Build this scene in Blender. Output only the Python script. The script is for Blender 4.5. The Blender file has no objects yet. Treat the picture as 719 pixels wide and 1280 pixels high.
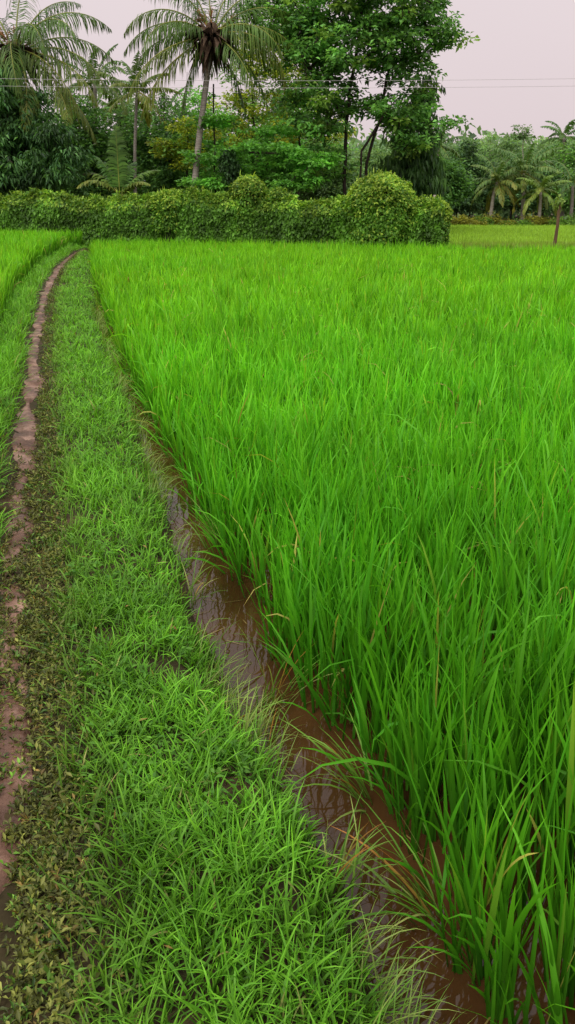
import bpy, math, random
import numpy as np

PI = math.pi
R = math.radians
rng = np.random.default_rng(11)
random.seed(11)
sc = bpy.context.scene
C = sc.collection

# ------------------------------------------------------------------ camera
F = 1045.0                                    # focal length in pixels of a 719 x 1280 frame
PITCH = math.atan((640 - 255) / F)
H = 1.5
CP, SP = math.cos(PITCH), math.sin(PITCH)
cd = bpy.data.cameras.new('camera')
cam = bpy.data.objects.new('camera', cd)
C.objects.link(cam)
cam.location = (0, 0, H)
cam.rotation_euler = (PI / 2 - PITCH, 0, 0)
cd.sensor_fit = 'VERTICAL'
cd.sensor_height = 36
cd.lens = 36 * F / 1280
cd.clip_end = 3000
cd.clip_start = 0.05
sc.camera = cam


def at(px, py, Y):
    """world point seen at a pixel of the photograph, Y metres ahead"""
    dx = (px - 359.5) / F
    dy = (640 - py) / F
    t = Y / (CP + dy * SP)
    return np.array((dx * t, Y, H + t * (-SP + dy * CP)))


def ppm(Y):
    return F / (Y * CP)


# ------------------------------------------------------------------ world and light
SUN_EL, SUN_AZ = R(52), R(205)
w = bpy.data.worlds.new('World')
sc.world = w
w.use_nodes = True
nt = w.node_tree
nt.nodes.clear()
N = nt.nodes.new
out = N('ShaderNodeOutputWorld')
sky = N('ShaderNodeTexSky')
sky.sky_type = 'NISHITA'
sky.sun_disc = False
sky.sun_elevation = SUN_EL
sky.sun_rotation = SUN_AZ
sky.air_density = 1.6
sky.dust_density = 5
b1 = N('ShaderNodeBackground')
b1.inputs['Strength'].default_value = 0.05
nt.links.new(sky.outputs[0], b1.inputs['Color'])
# overcast cloud deck: darker and pinkish at the horizon, brighter overhead
tc = N('ShaderNodeTexCoord')
sep = N('ShaderNodeSeparateXYZ')
nt.links.new(tc.outputs['Generated'], sep.inputs[0])
ramp = N('ShaderNodeValToRGB')
ramp.color_ramp.elements[0].position = 0.0
ramp.color_ramp.elements[0].color = (0.80, 0.675, 0.705, 1)
ramp.color_ramp.elements[1].position = 1.0
ramp.color_ramp.elements[1].color = (2.1, 2.05, 2.0, 1)
e = ramp.color_ramp.elements.new(0.28)
e.color = (0.90, 0.785, 0.805, 1)
nt.links.new(sep.outputs['Z'], ramp.inputs[0])
cl = N('ShaderNodeTexNoise')
cl.inputs['Scale'].default_value = 2.2
cl.inputs['Detail'].default_value = 4
nt.links.new(tc.outputs['Generated'], cl.inputs['Vector'])
mr = N('ShaderNodeMapRange')
mr.inputs['To Min'].default_value = 0.95
mr.inputs['To Max'].default_value = 1.05
nt.links.new(cl.outputs[0], mr.inputs[0])
b2 = N('ShaderNodeBackground')
nt.links.new(ramp.outputs[0], b2.inputs['Color'])
nt.links.new(mr.outputs[0], b2.inputs['Strength'])
mx = N('ShaderNodeMixShader')
mx.inputs[0].default_value = 0.9
nt.links.new(b1.outputs[0], mx.inputs[1])
nt.links.new(b2.outputs[0], mx.inputs[2])
nt.links.new(mx.outputs[0], out.inputs[0])

sd = bpy.data.lights.new('sun', 'SUN')
sd.energy = 2.0
sd.angle = R(20)
sd.color = (1.0, 0.95, 0.86)
so = bpy.data.objects.new('sun', sd)
C.objects.link(so)
# direction towards the sun; high, from behind and left of the viewer
sx, sy, sz = -0.55 * math.cos(SUN_EL), -0.83 * math.cos(SUN_EL), math.sin(SUN_EL)
import mathutils
so.rotation_euler = mathutils.Vector((sx, sy, sz)).to_track_quat('Z', 'Y').to_euler()
so.location = (sx * 50, sy * 50, sz * 50)
sky.sun_rotation = math.atan2(sx, sy)

sc.view_settings.view_transform = 'Standard'
sc.view_settings.look = 'None'
sc.view_settings.exposure = 0
sc.view_settings.gamma = 1
sc.cycles.max_bounces = 7
sc.cycles.diffuse_bounces = 5
sc.cycles.glossy_bounces = 3
sc.cycles.transmission_bounces = 4
sc.cycles.use_denoising = True


# ------------------------------------------------------------------ materials
def nodes_of(name):
    m = bpy.data.materials.new(name)
    m.use_nodes = True
    t = m.node_tree
    p = t.nodes['Principled BSDF']
    return m, t, p


def leaf_mat(name, trans=0.35, rough=0.5, spec=0.3, tint=(1, 1, 1), vary=0.25, scale=1.5):
    """foliage: colour from the plant's own vertex colours, broken up by noise, light passes through"""
    m, t, p = nodes_of(name)
    n = t.nodes.new
    a = n('ShaderNodeAttribute')
    a.attribute_name = 'Col'
    no = n('ShaderNodeTexNoise')
    no.inputs['Scale'].default_value = scale
    no.inputs['Detail'].default_value = 3
    g = n('ShaderNodeNewGeometry')
    t.links.new(g.outputs['Position'], no.inputs['Vector'])
    mrr = n('ShaderNodeMapRange')
    mrr.inputs['From Min'].default_value = 0.3
    mrr.inputs['From Max'].default_value = 0.7
    mrr.inputs['To Min'].default_value = 1 - vary
    mrr.inputs['To Max'].default_value = 1 + vary
    t.links.new(no.outputs[0], mrr.inputs[0])
    v = n('ShaderNodeVectorMath')
    v.operation = 'SCALE'
    t.links.new(a.outputs['Color'], v.inputs[0])
    t.links.new(mrr.outputs[0], v.inputs['Scale'])
    v2 = n('ShaderNodeVectorMath')
    v2.operation = 'MULTIPLY'
    t.links.new(v.outputs[0], v2.inputs[0])
    v2.inputs[1].default_value = tint
    t.links.new(v2.outputs[0], p.inputs['Base Color'])
    p.inputs['Roughness'].default_value = rough
    p.inputs['Specular IOR Level'].default_value = spec
    tr = n('ShaderNodeBsdfTranslucent')
    v3 = n('ShaderNodeVectorMath')
    v3.operation = 'MULTIPLY'
    t.links.new(v2.outputs[0], v3.inputs[0])
    v3.inputs[1].default_value = (1.25, 1.2, 0.7)
    t.links.new(v3.outputs[0], tr.inputs['Color'])
    ms = n('ShaderNodeMixShader')
    ms.inputs[0].default_value = trans
    t.links.new(p.outputs[0], ms.inputs[1])
    t.links.new(tr.outputs[0], ms.inputs[2])
    t.links.new(ms.outputs[0], t.nodes['Material Output'].inputs[0])
    return m


def noise_mat(name, stops, scale=4.0, rough=0.8, spec=0.3, bump=0.3, bscale=None, detail=8, stretch=(1, 1, 1), bdist=0.02):
    m, t, p = nodes_of(name)
    n = t.nodes.new
    g = n('ShaderNodeNewGeometry')
    mp = n('ShaderNodeVectorMath')
    mp.operation = 'MULTIPLY'
    mp.inputs[1].default_value = stretch
    t.links.new(g.outputs['Position'], mp.inputs[0])
    no = n('ShaderNodeTexNoise')
    no.inputs['Scale'].default_value = scale
    no.inputs['Detail'].default_value = detail
    no.inputs['Roughness'].default_value = 0.62
    t.links.new(mp.outputs[0], no.inputs['Vector'])
    rp = n('ShaderNodeValToRGB')
    els = rp.color_ramp.elements
    els[0].position, els[0].color = stops[0][0], (*stops[0][1], 1)
    els[1].position, els[1].color = stops[-1][0], (*stops[-1][1], 1)
    for q, c in stops[1:-1]:
        x = els.new(q)
        x.color = (*c, 1)
    t.links.new(no.outputs[0], rp.inputs[0])
    t.links.new(rp.outputs[0], p.inputs['Base Color'])
    p.inputs['Roughness'].default_value = rough
    p.inputs['Specular IOR Level'].default_value = spec
    if bump:
        nb = n('ShaderNodeTexNoise')
        nb.inputs['Scale'].default_value = bscale or scale * 3
        nb.inputs['Detail'].default_value = 8
        t.links.new(mp.outputs[0], nb.inputs['Vector'])
        bp = n('ShaderNodeBump')
        bp.inputs['Strength'].default_value = bump
        bp.inputs['Distance'].default_value = bdist
        t.links.new(nb.outputs[0], bp.inputs['Height'])
        t.links.new(bp.outputs[0], p.inputs['Normal'])
    return m


M = {}
M['rice'] = leaf_mat('rice_leaf', 0.42, 0.5, 0.2, (1.22, 1.12, 1.0), vary=0.18, scale=0.9)
M['grass'] = leaf_mat('bank_grass_leaf', 0.35, 0.5, 0.25, (1.4, 1.2, 0.85), vary=0.25, scale=3)
M['weed'] = leaf_mat('trodden_weed_leaf', 0.2, 0.5, 0.3, vary=0.3, scale=5)
M['leaf'] = leaf_mat('tree_leaf', 0.45, 0.48, 0.3, (3.0, 2.6, 2.7), vary=0.28, scale=0.8)
M['frond'] = leaf_mat('palm_leaflet', 0.3, 0.45, 0.25, (1.3, 1.45, 0.9), vary=0.25, scale=1.0)
M['vine'] = leaf_mat('vine_leaf', 0.35, 0.5, 0.25, (1.85, 1.65, 1.15), vary=0.4, scale=1.3)
M['bark'] = noise_mat('dark_bark', [(0.3, (0.018, 0.014, 0.011)), (0.7, (0.07, 0.055, 0.042))], 6, 0.9, 0.2, 0.8, 14, stretch=(1, 1, 0.25))
M['palm_bark'] = noise_mat('palm_bark', [(0.3, (0.17, 0.145, 0.125)), (0.7, (0.36, 0.32, 0.28))], 5, 0.9, 0.2, 0.9, 5, stretch=(0.6, 0.6, 7))
M['pale_bark'] = noise_mat('pale_bark', [(0.3, (0.20, 0.17, 0.14)), (0.7, (0.42, 0.38, 0.33))], 5, 0.9, 0.2, 0.6, 6, stretch=(0.6, 0.6, 5))
M['rachis'] = noise_mat('palm_rachis', [(0.3, (0.14, 0.15, 0.04)), (0.7, (0.26, 0.24, 0.08))], 6, 0.5, 0.4, 0)
M['husk'] = noise_mat('dry_palm_fibre', [(0.3, (0.022, 0.015, 0.011)), (0.7, (0.10, 0.062, 0.038))], 9, 0.9, 0.1, 0.6)
M['flower'] = noise_mat('palm_inflorescence', [(0.3, (0.13, 0.055, 0.02)), (0.7, (0.30, 0.15, 0.05))], 9, 0.8, 0.2, 0)
M['nut'] = noise_mat('coconut_husk', [(0.3, (0.05, 0.055, 0.015)), (0.7, (0.13, 0.10, 0.03))], 5, 0.5, 0.4, 0.2)
M['soil'] = noise_mat('ground_soil', [(0.3, (0.022, 0.014, 0.007)), (0.5, (0.034, 0.026, 0.010)), (0.72, (0.075, 0.045, 0.024))], 3.5, 0.9, 0.2, 0.8, 20)
M['wall'] = noise_mat('mossy_masonry', [(0.3, (0.012, 0.014, 0.008)), (0.7, (0.05, 0.05, 0.035))], 5, 0.95, 0.1, 0.6)
M['wood'] = noise_mat('weathered_wood', [(0.3, (0.07, 0.04, 0.022)), (0.7, (0.19, 0.12, 0.07))], 8, 0.9, 0.2, 0.8, 16, stretch=(1, 1, 0.2))
M['wire'] = noise_mat('aluminium_cable', [(0.3, (0.34, 0.32, 0.32)), (0.7, (0.48, 0.45, 0.45))], 8, 0.5, 0.5, 0)


def mud_mat():
    m, t, p = nodes_of('wet_path_mud')
    n = t.nodes.new
    g = n('ShaderNodeNewGeometry')
    no = n('ShaderNodeTexNoise')
    no.inputs['Scale'].default_value = 5
    no.inputs['Detail'].default_value = 10
    no.inputs['Roughness'].default_value = 0.65
    t.links.new(g.outputs['Position'], no.inputs['Vector'])
    rp = n('ShaderNodeValToRGB')
    rp.color_ramp.elements[0].position = 0.3
    rp.color_ramp.elements[0].color = (0.036, 0.017, 0.010, 1)
    rp.color_ramp.elements[1].position = 0.68
    rp.color_ramp.elements[1].color = (0.36, 0.22, 0.165, 1)
    x = rp.color_ramp.elements.new(0.5)
    x.color = (0.125, 0.062, 0.039, 1)
    t.links.new(no.outputs[0], rp.inputs[0])
    t.links.new(rp.outputs[0], p.inputs['Base Color'])
    n2 = n('ShaderNodeTexNoise')
    n2.inputs['Scale'].default_value = 2.3
    n2.inputs['Detail'].default_value = 3
    t.links.new(g.outputs['Position'], n2.inputs['Vector'])
    q = n('ShaderNodeMapRange')
    q.inputs['From Min'].default_value = 0.38
    q.inputs['From Max'].default_value = 0.62
    q.inputs['To Min'].default_value = 0.32
    q.inputs['To Max'].default_value = 0.75
    t.links.new(n2.outputs[0], q.inputs[0])
    t.links.new(q.outputs[0], p.inputs['Roughness'])
    p.inputs['Specular IOR Level'].default_value = 0.35
    n3 = n('ShaderNodeTexNoise')
    n3.inputs['Scale'].default_value = 28
    n3.inputs['Detail'].default_value = 8
    t.links.new(g.outputs['Position'], n3.inputs['Vector'])
    bp = n('ShaderNodeBump')
    bp.inputs['Strength'].default_value = 1.0
    bp.inputs['Distance'].default_value = 0.02
    t.links.new(n3.outputs[0], bp.inputs['Height'])
    t.links.new(bp.outputs[0], p.inputs['Normal'])
    return m


def water_mat():
    m, t, p = nodes_of('muddy_water')
    n = t.nodes.new
    g = n('ShaderNodeNewGeometry')
    no = n('ShaderNodeTexNoise')
    no.inputs['Scale'].default_value = 3
    no.inputs['Detail'].default_value = 5
    t.links.new(g.outputs['Position'], no.inputs['Vector'])
    rp = n('ShaderNodeValToRGB')
    rp.color_ramp.elements[0].position = 0.3
    rp.color_ramp.elements[0].color = (0.030, 0.0130, 0.0045, 1)
    rp.color_ramp.elements[1].position = 0.7
    rp.color_ramp.elements[1].color = (0.068, 0.031, 0.011, 1)
    t.links.new(no.outputs[0], rp.inputs[0])
    t.links.new(rp.outputs[0], p.inputs['Base Color'])
    p.inputs['Roughness'].default_value = 0.02
    p.inputs['IOR'].default_value = 1.33
    p.inputs['Specular IOR Level'].default_value = 0.5
    n3 = n('ShaderNodeTexNoise')
    n3.inputs['Scale'].default_value = 9
    n3.inputs['Detail'].default_value = 2
    t.links.new(g.outputs['Position'], n3.inputs['Vector'])
    bp = n('ShaderNodeBump')
    bp.inputs['Strength'].default_value = 0.10
    bp.inputs['Distance'].default_value = 0.02
    t.links.new(n3.outputs[0], bp.inputs['Height'])
    t.links.new(bp.outputs[0], p.inputs['Normal'])
    return m


M['mud'] = mud_mat()
M['water'] = water_mat()


# ------------------------------------------------------------------ mesh building
class Geo:
    def __init__(self):
        self.v, self.q, self.t, self.c, self.n = [], [], [], [], 0

    def add(self, v, quads=None, tris=None, col=None):
        v = np.asarray(v, dtype=np.float32).reshape(-1, 3)
        if col is None:
            col = np.ones((len(v), 3), np.float32) * 0.5
        col = np.asarray(col, dtype=np.float32).reshape(-1, 3)
        if len(col) == 1:
            col = np.repeat(col, len(v), 0)
        if quads is not None and len(quads):
            self.q.append(np.asarray(quads, np.int64).reshape(-1, 4) + self.n)
        if tris is not None and len(tris):
            self.t.append(np.asarray(tris, np.int64).reshape(-1, 3) + self.n)
        self.v.append(v)
        self.c.append(col)
        self.n += len(v)

    def build(self, name, mat, parent=None, smooth=True):
        me = bpy.data.meshes.new(name)
        v = np.concatenate(self.v) if self.v else np.zeros((0, 3), np.float32)
        c = np.concatenate(self.c)
        q = np.concatenate(self.q) if self.q else np.zeros((0, 4), np.int64)
        t = np.concatenate(self.t) if self.t else np.zeros((0, 3), np.int64)
        if parent is not None:
            v = v - np.array(parent.location, np.float32)
        me.vertices.add(len(v))
        me.vertices.foreach_set('co', v.astype(np.float32).ravel())
        li = np.concatenate([q.ravel(), t.ravel()]).astype(np.int32)
        me.loops.add(len(li))
        me.loops.foreach_set('vertex_index', li)
        ls = np.concatenate([np.arange(len(q)) * 4, len(q) * 4 + np.arange(len(t)) * 3]).astype(np.int32)
        me.polygons.add(len(ls))
        me.polygons.foreach_set('loop_start', ls)
        me.polygons.foreach_set('use_smooth', np.full(len(ls), smooth))
        a = me.color_attributes.new('Col', 'FLOAT_COLOR', 'POINT')
        a.data.foreach_set('color', np.concatenate([c, np.ones((len(c), 1), np.float32)], 1).ravel())
        me.update(calc_edges=True)
        me.validate()
        me.materials.append(mat)
        o = bpy.data.objects.new(name, me)
        C.objects.link(o)
        if parent is not None:
            o.parent = parent
        return o


def tag(o, label=None, cat=None, group=None, kind=None):
    for k, val in (('label', label), ('category', cat), ('group', group), ('kind', kind)):
        if val:
            o[k] = val
    return o


def thing(name, loc, label, cat, group=None):
    o = bpy.data.objects.new(name, None)
    o.empty_display_size = 0.3
    C.objects.link(o)
    o.location = [float(x) for x in loc]
    return tag(o, label, cat, group)


def unit(a):
    return a / np.maximum(np.linalg.norm(a, axis=-1, keepdims=True), 1e-9)


def blades(g, P, az, lean, curve, L, W, segs, cb, ct, power=1.6, twist=0.0, fold=False, wbase=0.5):
    """grass-like leaves: n bases P, each bending away from the vertical in direction az"""
    P = np.asarray(P, float)
    n = len(P)
    if n == 0:
        return
    s = np.linspace(0, 1, segs + 1)
    sm = (s[1:] + s[:-1]) / 2
    th = lean[:, None] + curve[:, None] * sm[None] ** power
    ds = (L / segs)[:, None]
    rad = np.concatenate([np.zeros((n, 1)), np.cumsum(np.sin(th) * ds, 1)], 1)
    zz = np.concatenate([np.zeros((n, 1)), np.cumsum(np.cos(th) * ds, 1)], 1)
    ca, sa = np.cos(az), np.sin(az)
    pts = np.stack([P[:, 0:1] + rad * ca[:, None], P[:, 1:2] + rad * sa[:, None], P[:, 2:3] + zz], -1)
    tha = lean[:, None] + curve[:, None] * s[None] ** power
    perp = np.stack([-sa, ca, np.zeros(n)], -1)[:, None, :]
    nor = np.stack([np.cos(tha) * ca[:, None], np.cos(tha) * sa[:, None], -np.sin(tha)], -1)
    tw = (rng.uniform(-1, 1, n) * twist)[:, None, None] * (0.4 + s[None, :, None])
    wd = np.cos(tw) * perp + np.sin(tw) * nor
    prof = np.minimum(1, wbase + 1.8 * s) * (1 - s ** 3.0)
    hw = (W[:, None] * prof[None] / 2)[..., None]
    col = cb[:, None, :] * (1 - s[None, :, None]) + ct[:, None, :] * s[None, :, None]
    k = segs
    A = pts[:, :k] - wd[:, :k] * hw[:, :k]
    B = pts[:, :k] + wd[:, :k] * hw[:, :k]
    tip = pts[:, k:]
    if fold:
        Mid = pts[:, :k] + nor[:, :k] * hw[:, :k] * 0.45
        V = np.concatenate([np.stack([A, Mid, B], 2).reshape(n, -1, 3), tip], 1)
        cc = np.concatenate([np.repeat(col[:, :k], 3, 1), col[:, k:]], 1)
        m = 3 * k + 1
        i = np.arange(k - 1) * 3
        qu = np.concatenate([np.stack([i, i + 1, i + 4, i + 3], 1), np.stack([i + 1, i + 2, i + 5, i + 4], 1)])
        tr = np.array([[3 * k - 3, 3 * k - 2, 3 * k], [3 * k - 2, 3 * k - 1, 3 * k]])
    else:
        V = np.concatenate([np.stack([A, B], 2).reshape(n, -1, 3), tip], 1)
        cc = np.concatenate([np.repeat(col[:, :k], 2, 1), col[:, k:]], 1)
        m = 2 * k + 1
        i = np.arange(k - 1) * 2
        qu = np.stack([i, i + 1, i + 3, i + 2], 1)
        tr = np.array([[2 * k - 2, 2 * k - 1, 2 * k]])
    off = (np.arange(n) * m)[:, None, None]
    g.add(V.reshape(-1, 3), (qu[None] + off).reshape(-1, 4), (tr[None] + off).reshape(-1, 3), cc.reshape(-1, 3))


def leaves(g, P, D, Nn, L, W, col, fold=0.25, droop=0.0):
    """n leaves: base P, pointing along D, face normal about Nn; two halves folded on the midrib"""
    n = len(P)
    D = unit(D)
    S = unit(np.cross(D, Nn))
    Nn = np.cross(S, D)
    L = L[:, None]
    W = W[:, None]
    mid = P + D * L * 0.45 + Nn * 0
    tip = P + D * L - np.array((0, 0, 1)) * L * droop
    a = mid + S * W / 2 + Nn * W * fold
    b = mid - S * W / 2 + Nn * W * fold
    V = np.stack([P, a, tip, b], 1).reshape(-1, 3)
    i = np.arange(n)[:, None] * 4
    T = np.concatenate([i + np.array([[0, 1, 2]]), i + np.array([[0, 2, 3]])])
    g.add(V, None, T, np.repeat(col, 4, 0))


def tube(g, pts, radii, sides=6, col=(0.5, 0.5, 0.5), cap=True):
    pts = np.asarray(pts, float)
    k = len(pts)
    tan = unit(np.gradient(pts, axis=0))
    ref = np.array((0.0, 1.0, 0.0)) if abs(tan[0][1]) < 0.8 else np.array((1.0, 0, 0))
    u = unit(np.cross(tan, ref))
    v = np.cross(tan, u)
    an = np.arange(sides) / sides * 2 * PI
    V = pts[:, None] + np.asarray(radii, float)[:, None, None] * (np.cos(an)[None, :, None] * u[:, None] + np.sin(an)[None, :, None] * v[:, None])
    V = V.reshape(-1, 3)
    q = []
    for i in range(k - 1):
        for j in range(sides):
            q.append((i * sides + j, i * sides + (j + 1) % sides, (i + 1) * sides + (j + 1) % sides, (i + 1) * sides + j))
    t = []
    if cap:
        V = np.concatenate([V, pts[-1:], pts[:1]])
        c1 = k * sides
        for j in range(sides):
            t.append(((k - 1) * sides + j, (k - 1) * sides + (j + 1) % sides, c1))
            t.append(((j + 1) % sides, j, c1 + 1))
    g.add(V, q, t, col)


def segs(g, A, B, ra, rb, sides=5):
    """many tapered branch pieces at once"""
    n = len(A)
    d = unit(B - A)
    ref = np.where(np.abs(d[:, 2:3]) < 0.9, np.array([[0, 0, 1.0]]), np.array([[1.0, 0, 0]]))
    u = unit(np.cross(d, ref))
    v = np.cross(d, u)
    an = np.arange(sides) / sides * 2 * PI
    ring = np.cos(an)[None, :, None] * u[:, None] + np.sin(an)[None, :, None] * v[:, None]
    V = np.concatenate([A[:, None] + ring * ra[:, None, None], B[:, None] + ring * rb[:, None, None]], 1)
    j = np.arange(sides)
    q = np.stack([j, (j + 1) % sides, (j + 1) % sides + sides, j + sides], 1)
    g.add(V.reshape(-1, 3), (q[None] + (np.arange(n) * 2 * sides)[:, None, None]).reshape(-1, 4), None)


def vnoise(x, y, seed=0):
    """smooth value noise"""
    x = np.asarray(x, float)
    y = np.asarray(y, float)
    xi, yi = np.floor(x).astype(np.int64), np.floor(y).astype(np.int64)
    fx, fy = x - xi, y - yi
    fx, fy = fx * fx * (3 - 2 * fx), fy * fy * (3 - 2 * fy)

    def h(a, b):
        k = (a * 374761393 + b * 668265263 + seed * 982451653) & 0xFFFFFFFF
        k = ((k ^ (k >> 13)) * 1274126177) & 0xFFFFFFFF
        return ((k ^ (k >> 16)) & 0xFFFF) / 65535.0
    return (h(xi, yi) * (1 - fx) + h(xi + 1, yi) * fx) * (1 - fy) + (h(xi, yi + 1) * (1 - fx) + h(xi + 1, yi + 1) * fx) * fy


def fbm(x, y, seed=0, o=3):
    r, a, t = 0, 1.0, 0
    for i in range(o):
        r = r + a * vnoise(x * 2 ** i, y * 2 ** i, seed + i)
        t += a
        a *= 0.5
    return r / t


# ------------------------------------------------------------------ the lie of the land
PY = [0, 1.18, 1.35, 2.0, 2.71, 3.45, 4.6, 6.71, 10.24, 14.93, 23.2, 28.6, 31.0, 33.2]
PX = [-0.47, -0.60, -0.64, -0.815, -1.01, -1.21, -1.53, -2.10, -3.05, -4.25, -6.05, -6.95, -7.15, -6.9]
EY = [0, 1.30, 1.51, 1.77, 2.02, 2.43, 3.12, 4.0, 5.07, 6.03, 8.5, 12.9, 22.4, 33.7, 40]
EX = [0.62, 0.292, 0.23, 0.13, 0.02, -0.14, -0.35, -0.57, -0.83, -1.08, -1.73, -2.90, -5.08, -7.6, -8.5]
RX_Y = [0, 1.30, 1.60, 1.86, 2.25, 2.58, 3.12, 3.9, 5.07, 5.8, 8.1, 12.9, 20.0, 32.0, 40]
RX_X = [0.82, 0.51, 0.41, 0.325, 0.19, 0.065, -0.09, -0.315, -0.63, -0.87, -1.52, -2.74, -4.48, -7.15, -8.4]


def path_x(y):
    return np.interp(y, PY, PX)


def bank_x(y):
    return np.interp(y, EY, EX) - 0.04 * smooth(6, 3, np.asarray(y, float)) - 0.06 * smooth(1.8, 1.2, np.asarray(y, float)) + 0.05 * (vnoise(np.asarray(y, float) * 2.1, 0 * np.asarray(y, float), 5) - 0.5) + 0.03 * (vnoise(np.asarray(y, float) * 7, 0 * np.asarray(y, float), 6) - 0.5)


def rice_x(y):
    return np.interp(y, RX_Y, RX_X) - 0.02 * smooth(7, 4, np.asarray(y, float)) - 0.02 * smooth(1.9, 1.2, np.asarray(y, float)) + 0.06 * (vnoise(np.asarray(y, float) * 2.7, 0 * np.asarray(y, float), 15) - 0.5) * smooth(14, 6, np.asarray(y, float))


def hedge_y(x):
    return np.where(np.asarray(x) < 5.6, 28.9 - 0.31 * (np.asarray(x, float) - 5.6), 28.9)


def field_end(x):
    return np.where(np.asarray(x) < 5.4, hedge_y(x) - 0.75, 27.0)


def left_rice_x(y):
    return path_x(y) - 0.40 - 0.004 * np.asarray(y, float)


WATER_Z = -0.15


def smooth(a, b, x):
    t = np.clip((x - a) / (b - a), 0, 1)
    return t * t * (3 - 2 * t)


def ground_z(x, y):
    x = np.asarray(x, float)
    y = np.asarray(y, float)
    b = bank_x(y)
    z = 0.035 * (fbm(x * 3, y * 3, 1) - 0.5) + 0.03 * (fbm(x * 0.6, y * 0.6, 3) - 0.5)
    dp = np.abs(x - path_x(y))
    z = z - 0.035 * (1 - smooth(0.05, 0.2, dp)) + 0.015 * (1 - smooth(0.1, 0.3, np.abs(x - (path_x(y) + b) / 2)))
    inpad = smooth(-0.20, 0.16, x - b) * (1 - smooth(-0.25, 0.1, y - field_end(x)))
    z = z * (1 - inpad) + inpad * (-0.26 + 0.02 * (fbm(x * 2, y * 2, 9) - 0.5))
    left = smooth(0.0, 0.4, left_rice_x(y) - x) * (1 - smooth(0, 0.3, y - hedge_y(x) + 0.5))
    z = z + 0.10 * left
    return z


def nonuni(parts):
    o = [np.array([parts[0][0]])]
    for a, b, n in parts:
        o.append(np.linspace(a, b, n + 1)[1:])
    return np.concatenate(o)


gx = nonuni([(-600, -60, 10), (-60, -12, 30), (-12, -3, 60), (-3, 2.0, 170), (2.0, 12, 40), (12, 60, 20), (60, 600, 10)])
gy = nonuni([(-40, 0, 12), (0, 6, 170), (6, 14, 90), (14, 36, 110), (36, 70, 30), (70, 900, 20)])
X, Y = np.meshgrid(gx, gy)
# shear the grid so that its fine columns follow the bank
SH = np.interp(Y, [-40, 0, 36, 60], [0.3, 0.3, -7.2, -7.2])
wgt = np.clip(1 - (np.abs(X) - 10) / 40, 0, 1)
X = X + SH * wgt
Z = ground_z(X, Y)
Z = np.where((np.abs(X) > 40) | (Y > 60), 0, Z)
g = Geo()
ny, nx = X.shape
idx = np.arange(nx * ny).reshape(ny, nx)
g.add(np.stack([X, Y, Z], -1).reshape(-1, 3), np.stack([idx[:-1, :-1], idx[:-1, 1:], idx[1:, 1:], idx[1:, :-1]], -1).reshape(-1, 4))
tag(g.build('ground', M['soil']), kind='structure')

# water: one flat sheet flooding the channel and the paddy
g = Geo()
wy = nonuni([(-6, 0, 6), (0, 34, 120)])
rows = []
for y in wy:
    a = float(bank_x(y)) - 0.14
    rows.append([(a + (22 - a) * t, y, WATER_Z) for t in (0, 0.02, 0.1, 0.4, 1)])
V = np.array(rows)
V[:, :, 1] = np.minimum(V[:, :, 1], field_end(V[:, :, 0]) + 0.05)
idx = np.arange(len(wy) * 5).reshape(-1, 5)
g.add(V.reshape(-1, 3), np.stack([idx[:-1, :-1], idx[:-1, 1:], idx[1:, 1:], idx[1:, :-1]], -1).reshape(-1, 4))
tag(g.build('water', M['water']), kind='structure')

# footpath: bare trodden mud
g = Geo()
py_ = nonuni([(-1.5, 8, 260), (8, 33, 260)])
us = np.linspace(-1, 1, 13)
half = 0.052 + 0.11 * (fbm(py_ * 2.1, 0 * py_, 21) - 0.5) + 0.0015 * np.minimum(py_, 20)
px_ = path_x(py_) + 0.10 * (fbm(py_ * 0.9, 0 * py_, 31) - 0.5)
X = px_[:, None] + us[None] * half[:, None] * (1 + 0.35 * (fbm(py_[:, None] * 6, us[None] * 2 + 0 * py_[:, None], 44) - 0.5))
Y = np.repeat(py_[:, None], 13, 1)
Z = ground_z(X, Y) + 0.012 + 0.040 * (fbm(X * 16, Y * 11, 55, 4) - 0.5) - 0.014 * (np.abs(us)[None] ** 3)
idx = np.arange(X.size).reshape(X.shape)
g.add(np.stack([X, Y, Z], -1).reshape(-1, 3), np.stack([idx[:-1, :-1], idx[:-1, 1:], idx[1:, 1:], idx[1:, :-1]], -1).reshape(-1, 4))
tag(g.build('footpath', M['mud']), kind='structure')


# ------------------------------------------------------------------ grass, weeds and rice
def jit(n, s):
    return rng.normal(0, s, n)


def colmix(n, a, b, s=0.15):
    t = rng.random(n)[:, None]
    c = np.array(a)[None] * (1 - t) + np.array(b)[None] * t
    return c * np.clip(1 + jit(n, s), 0.55, 1.6)[:, None]


def scatter(y0, y1, xl, xr, dens):
    """random ground points between the curves xl(y) and xr(y)"""
    ys = np.linspace(y0, y1, 40)
    wmax = float(np.max(xr(ys) - xl(ys)))
    n = int(dens * wmax * (y1 - y0))
    y = rng.uniform(y0, y1, n)
    t = rng.random(n) * wmax
    keep = t < xr(y) - xl(y)
    y = y[keep]
    x = xl(y) + t[keep]
    return x, y


# grass of the bank between path and water, and on the far side of the path
g = Geo()
bands = [(0.35, 1.6, 11000, 1.0, 4), (1.6, 3.0, 9000, 1.0, 4), (3.0, 5.0, 5200, 1.1, 3), (5.0, 9.0, 2800, 1.45, 3), (9.0, 16, 1300, 2.0, 2), (16, 33, 520, 3.0, 2)]


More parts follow.
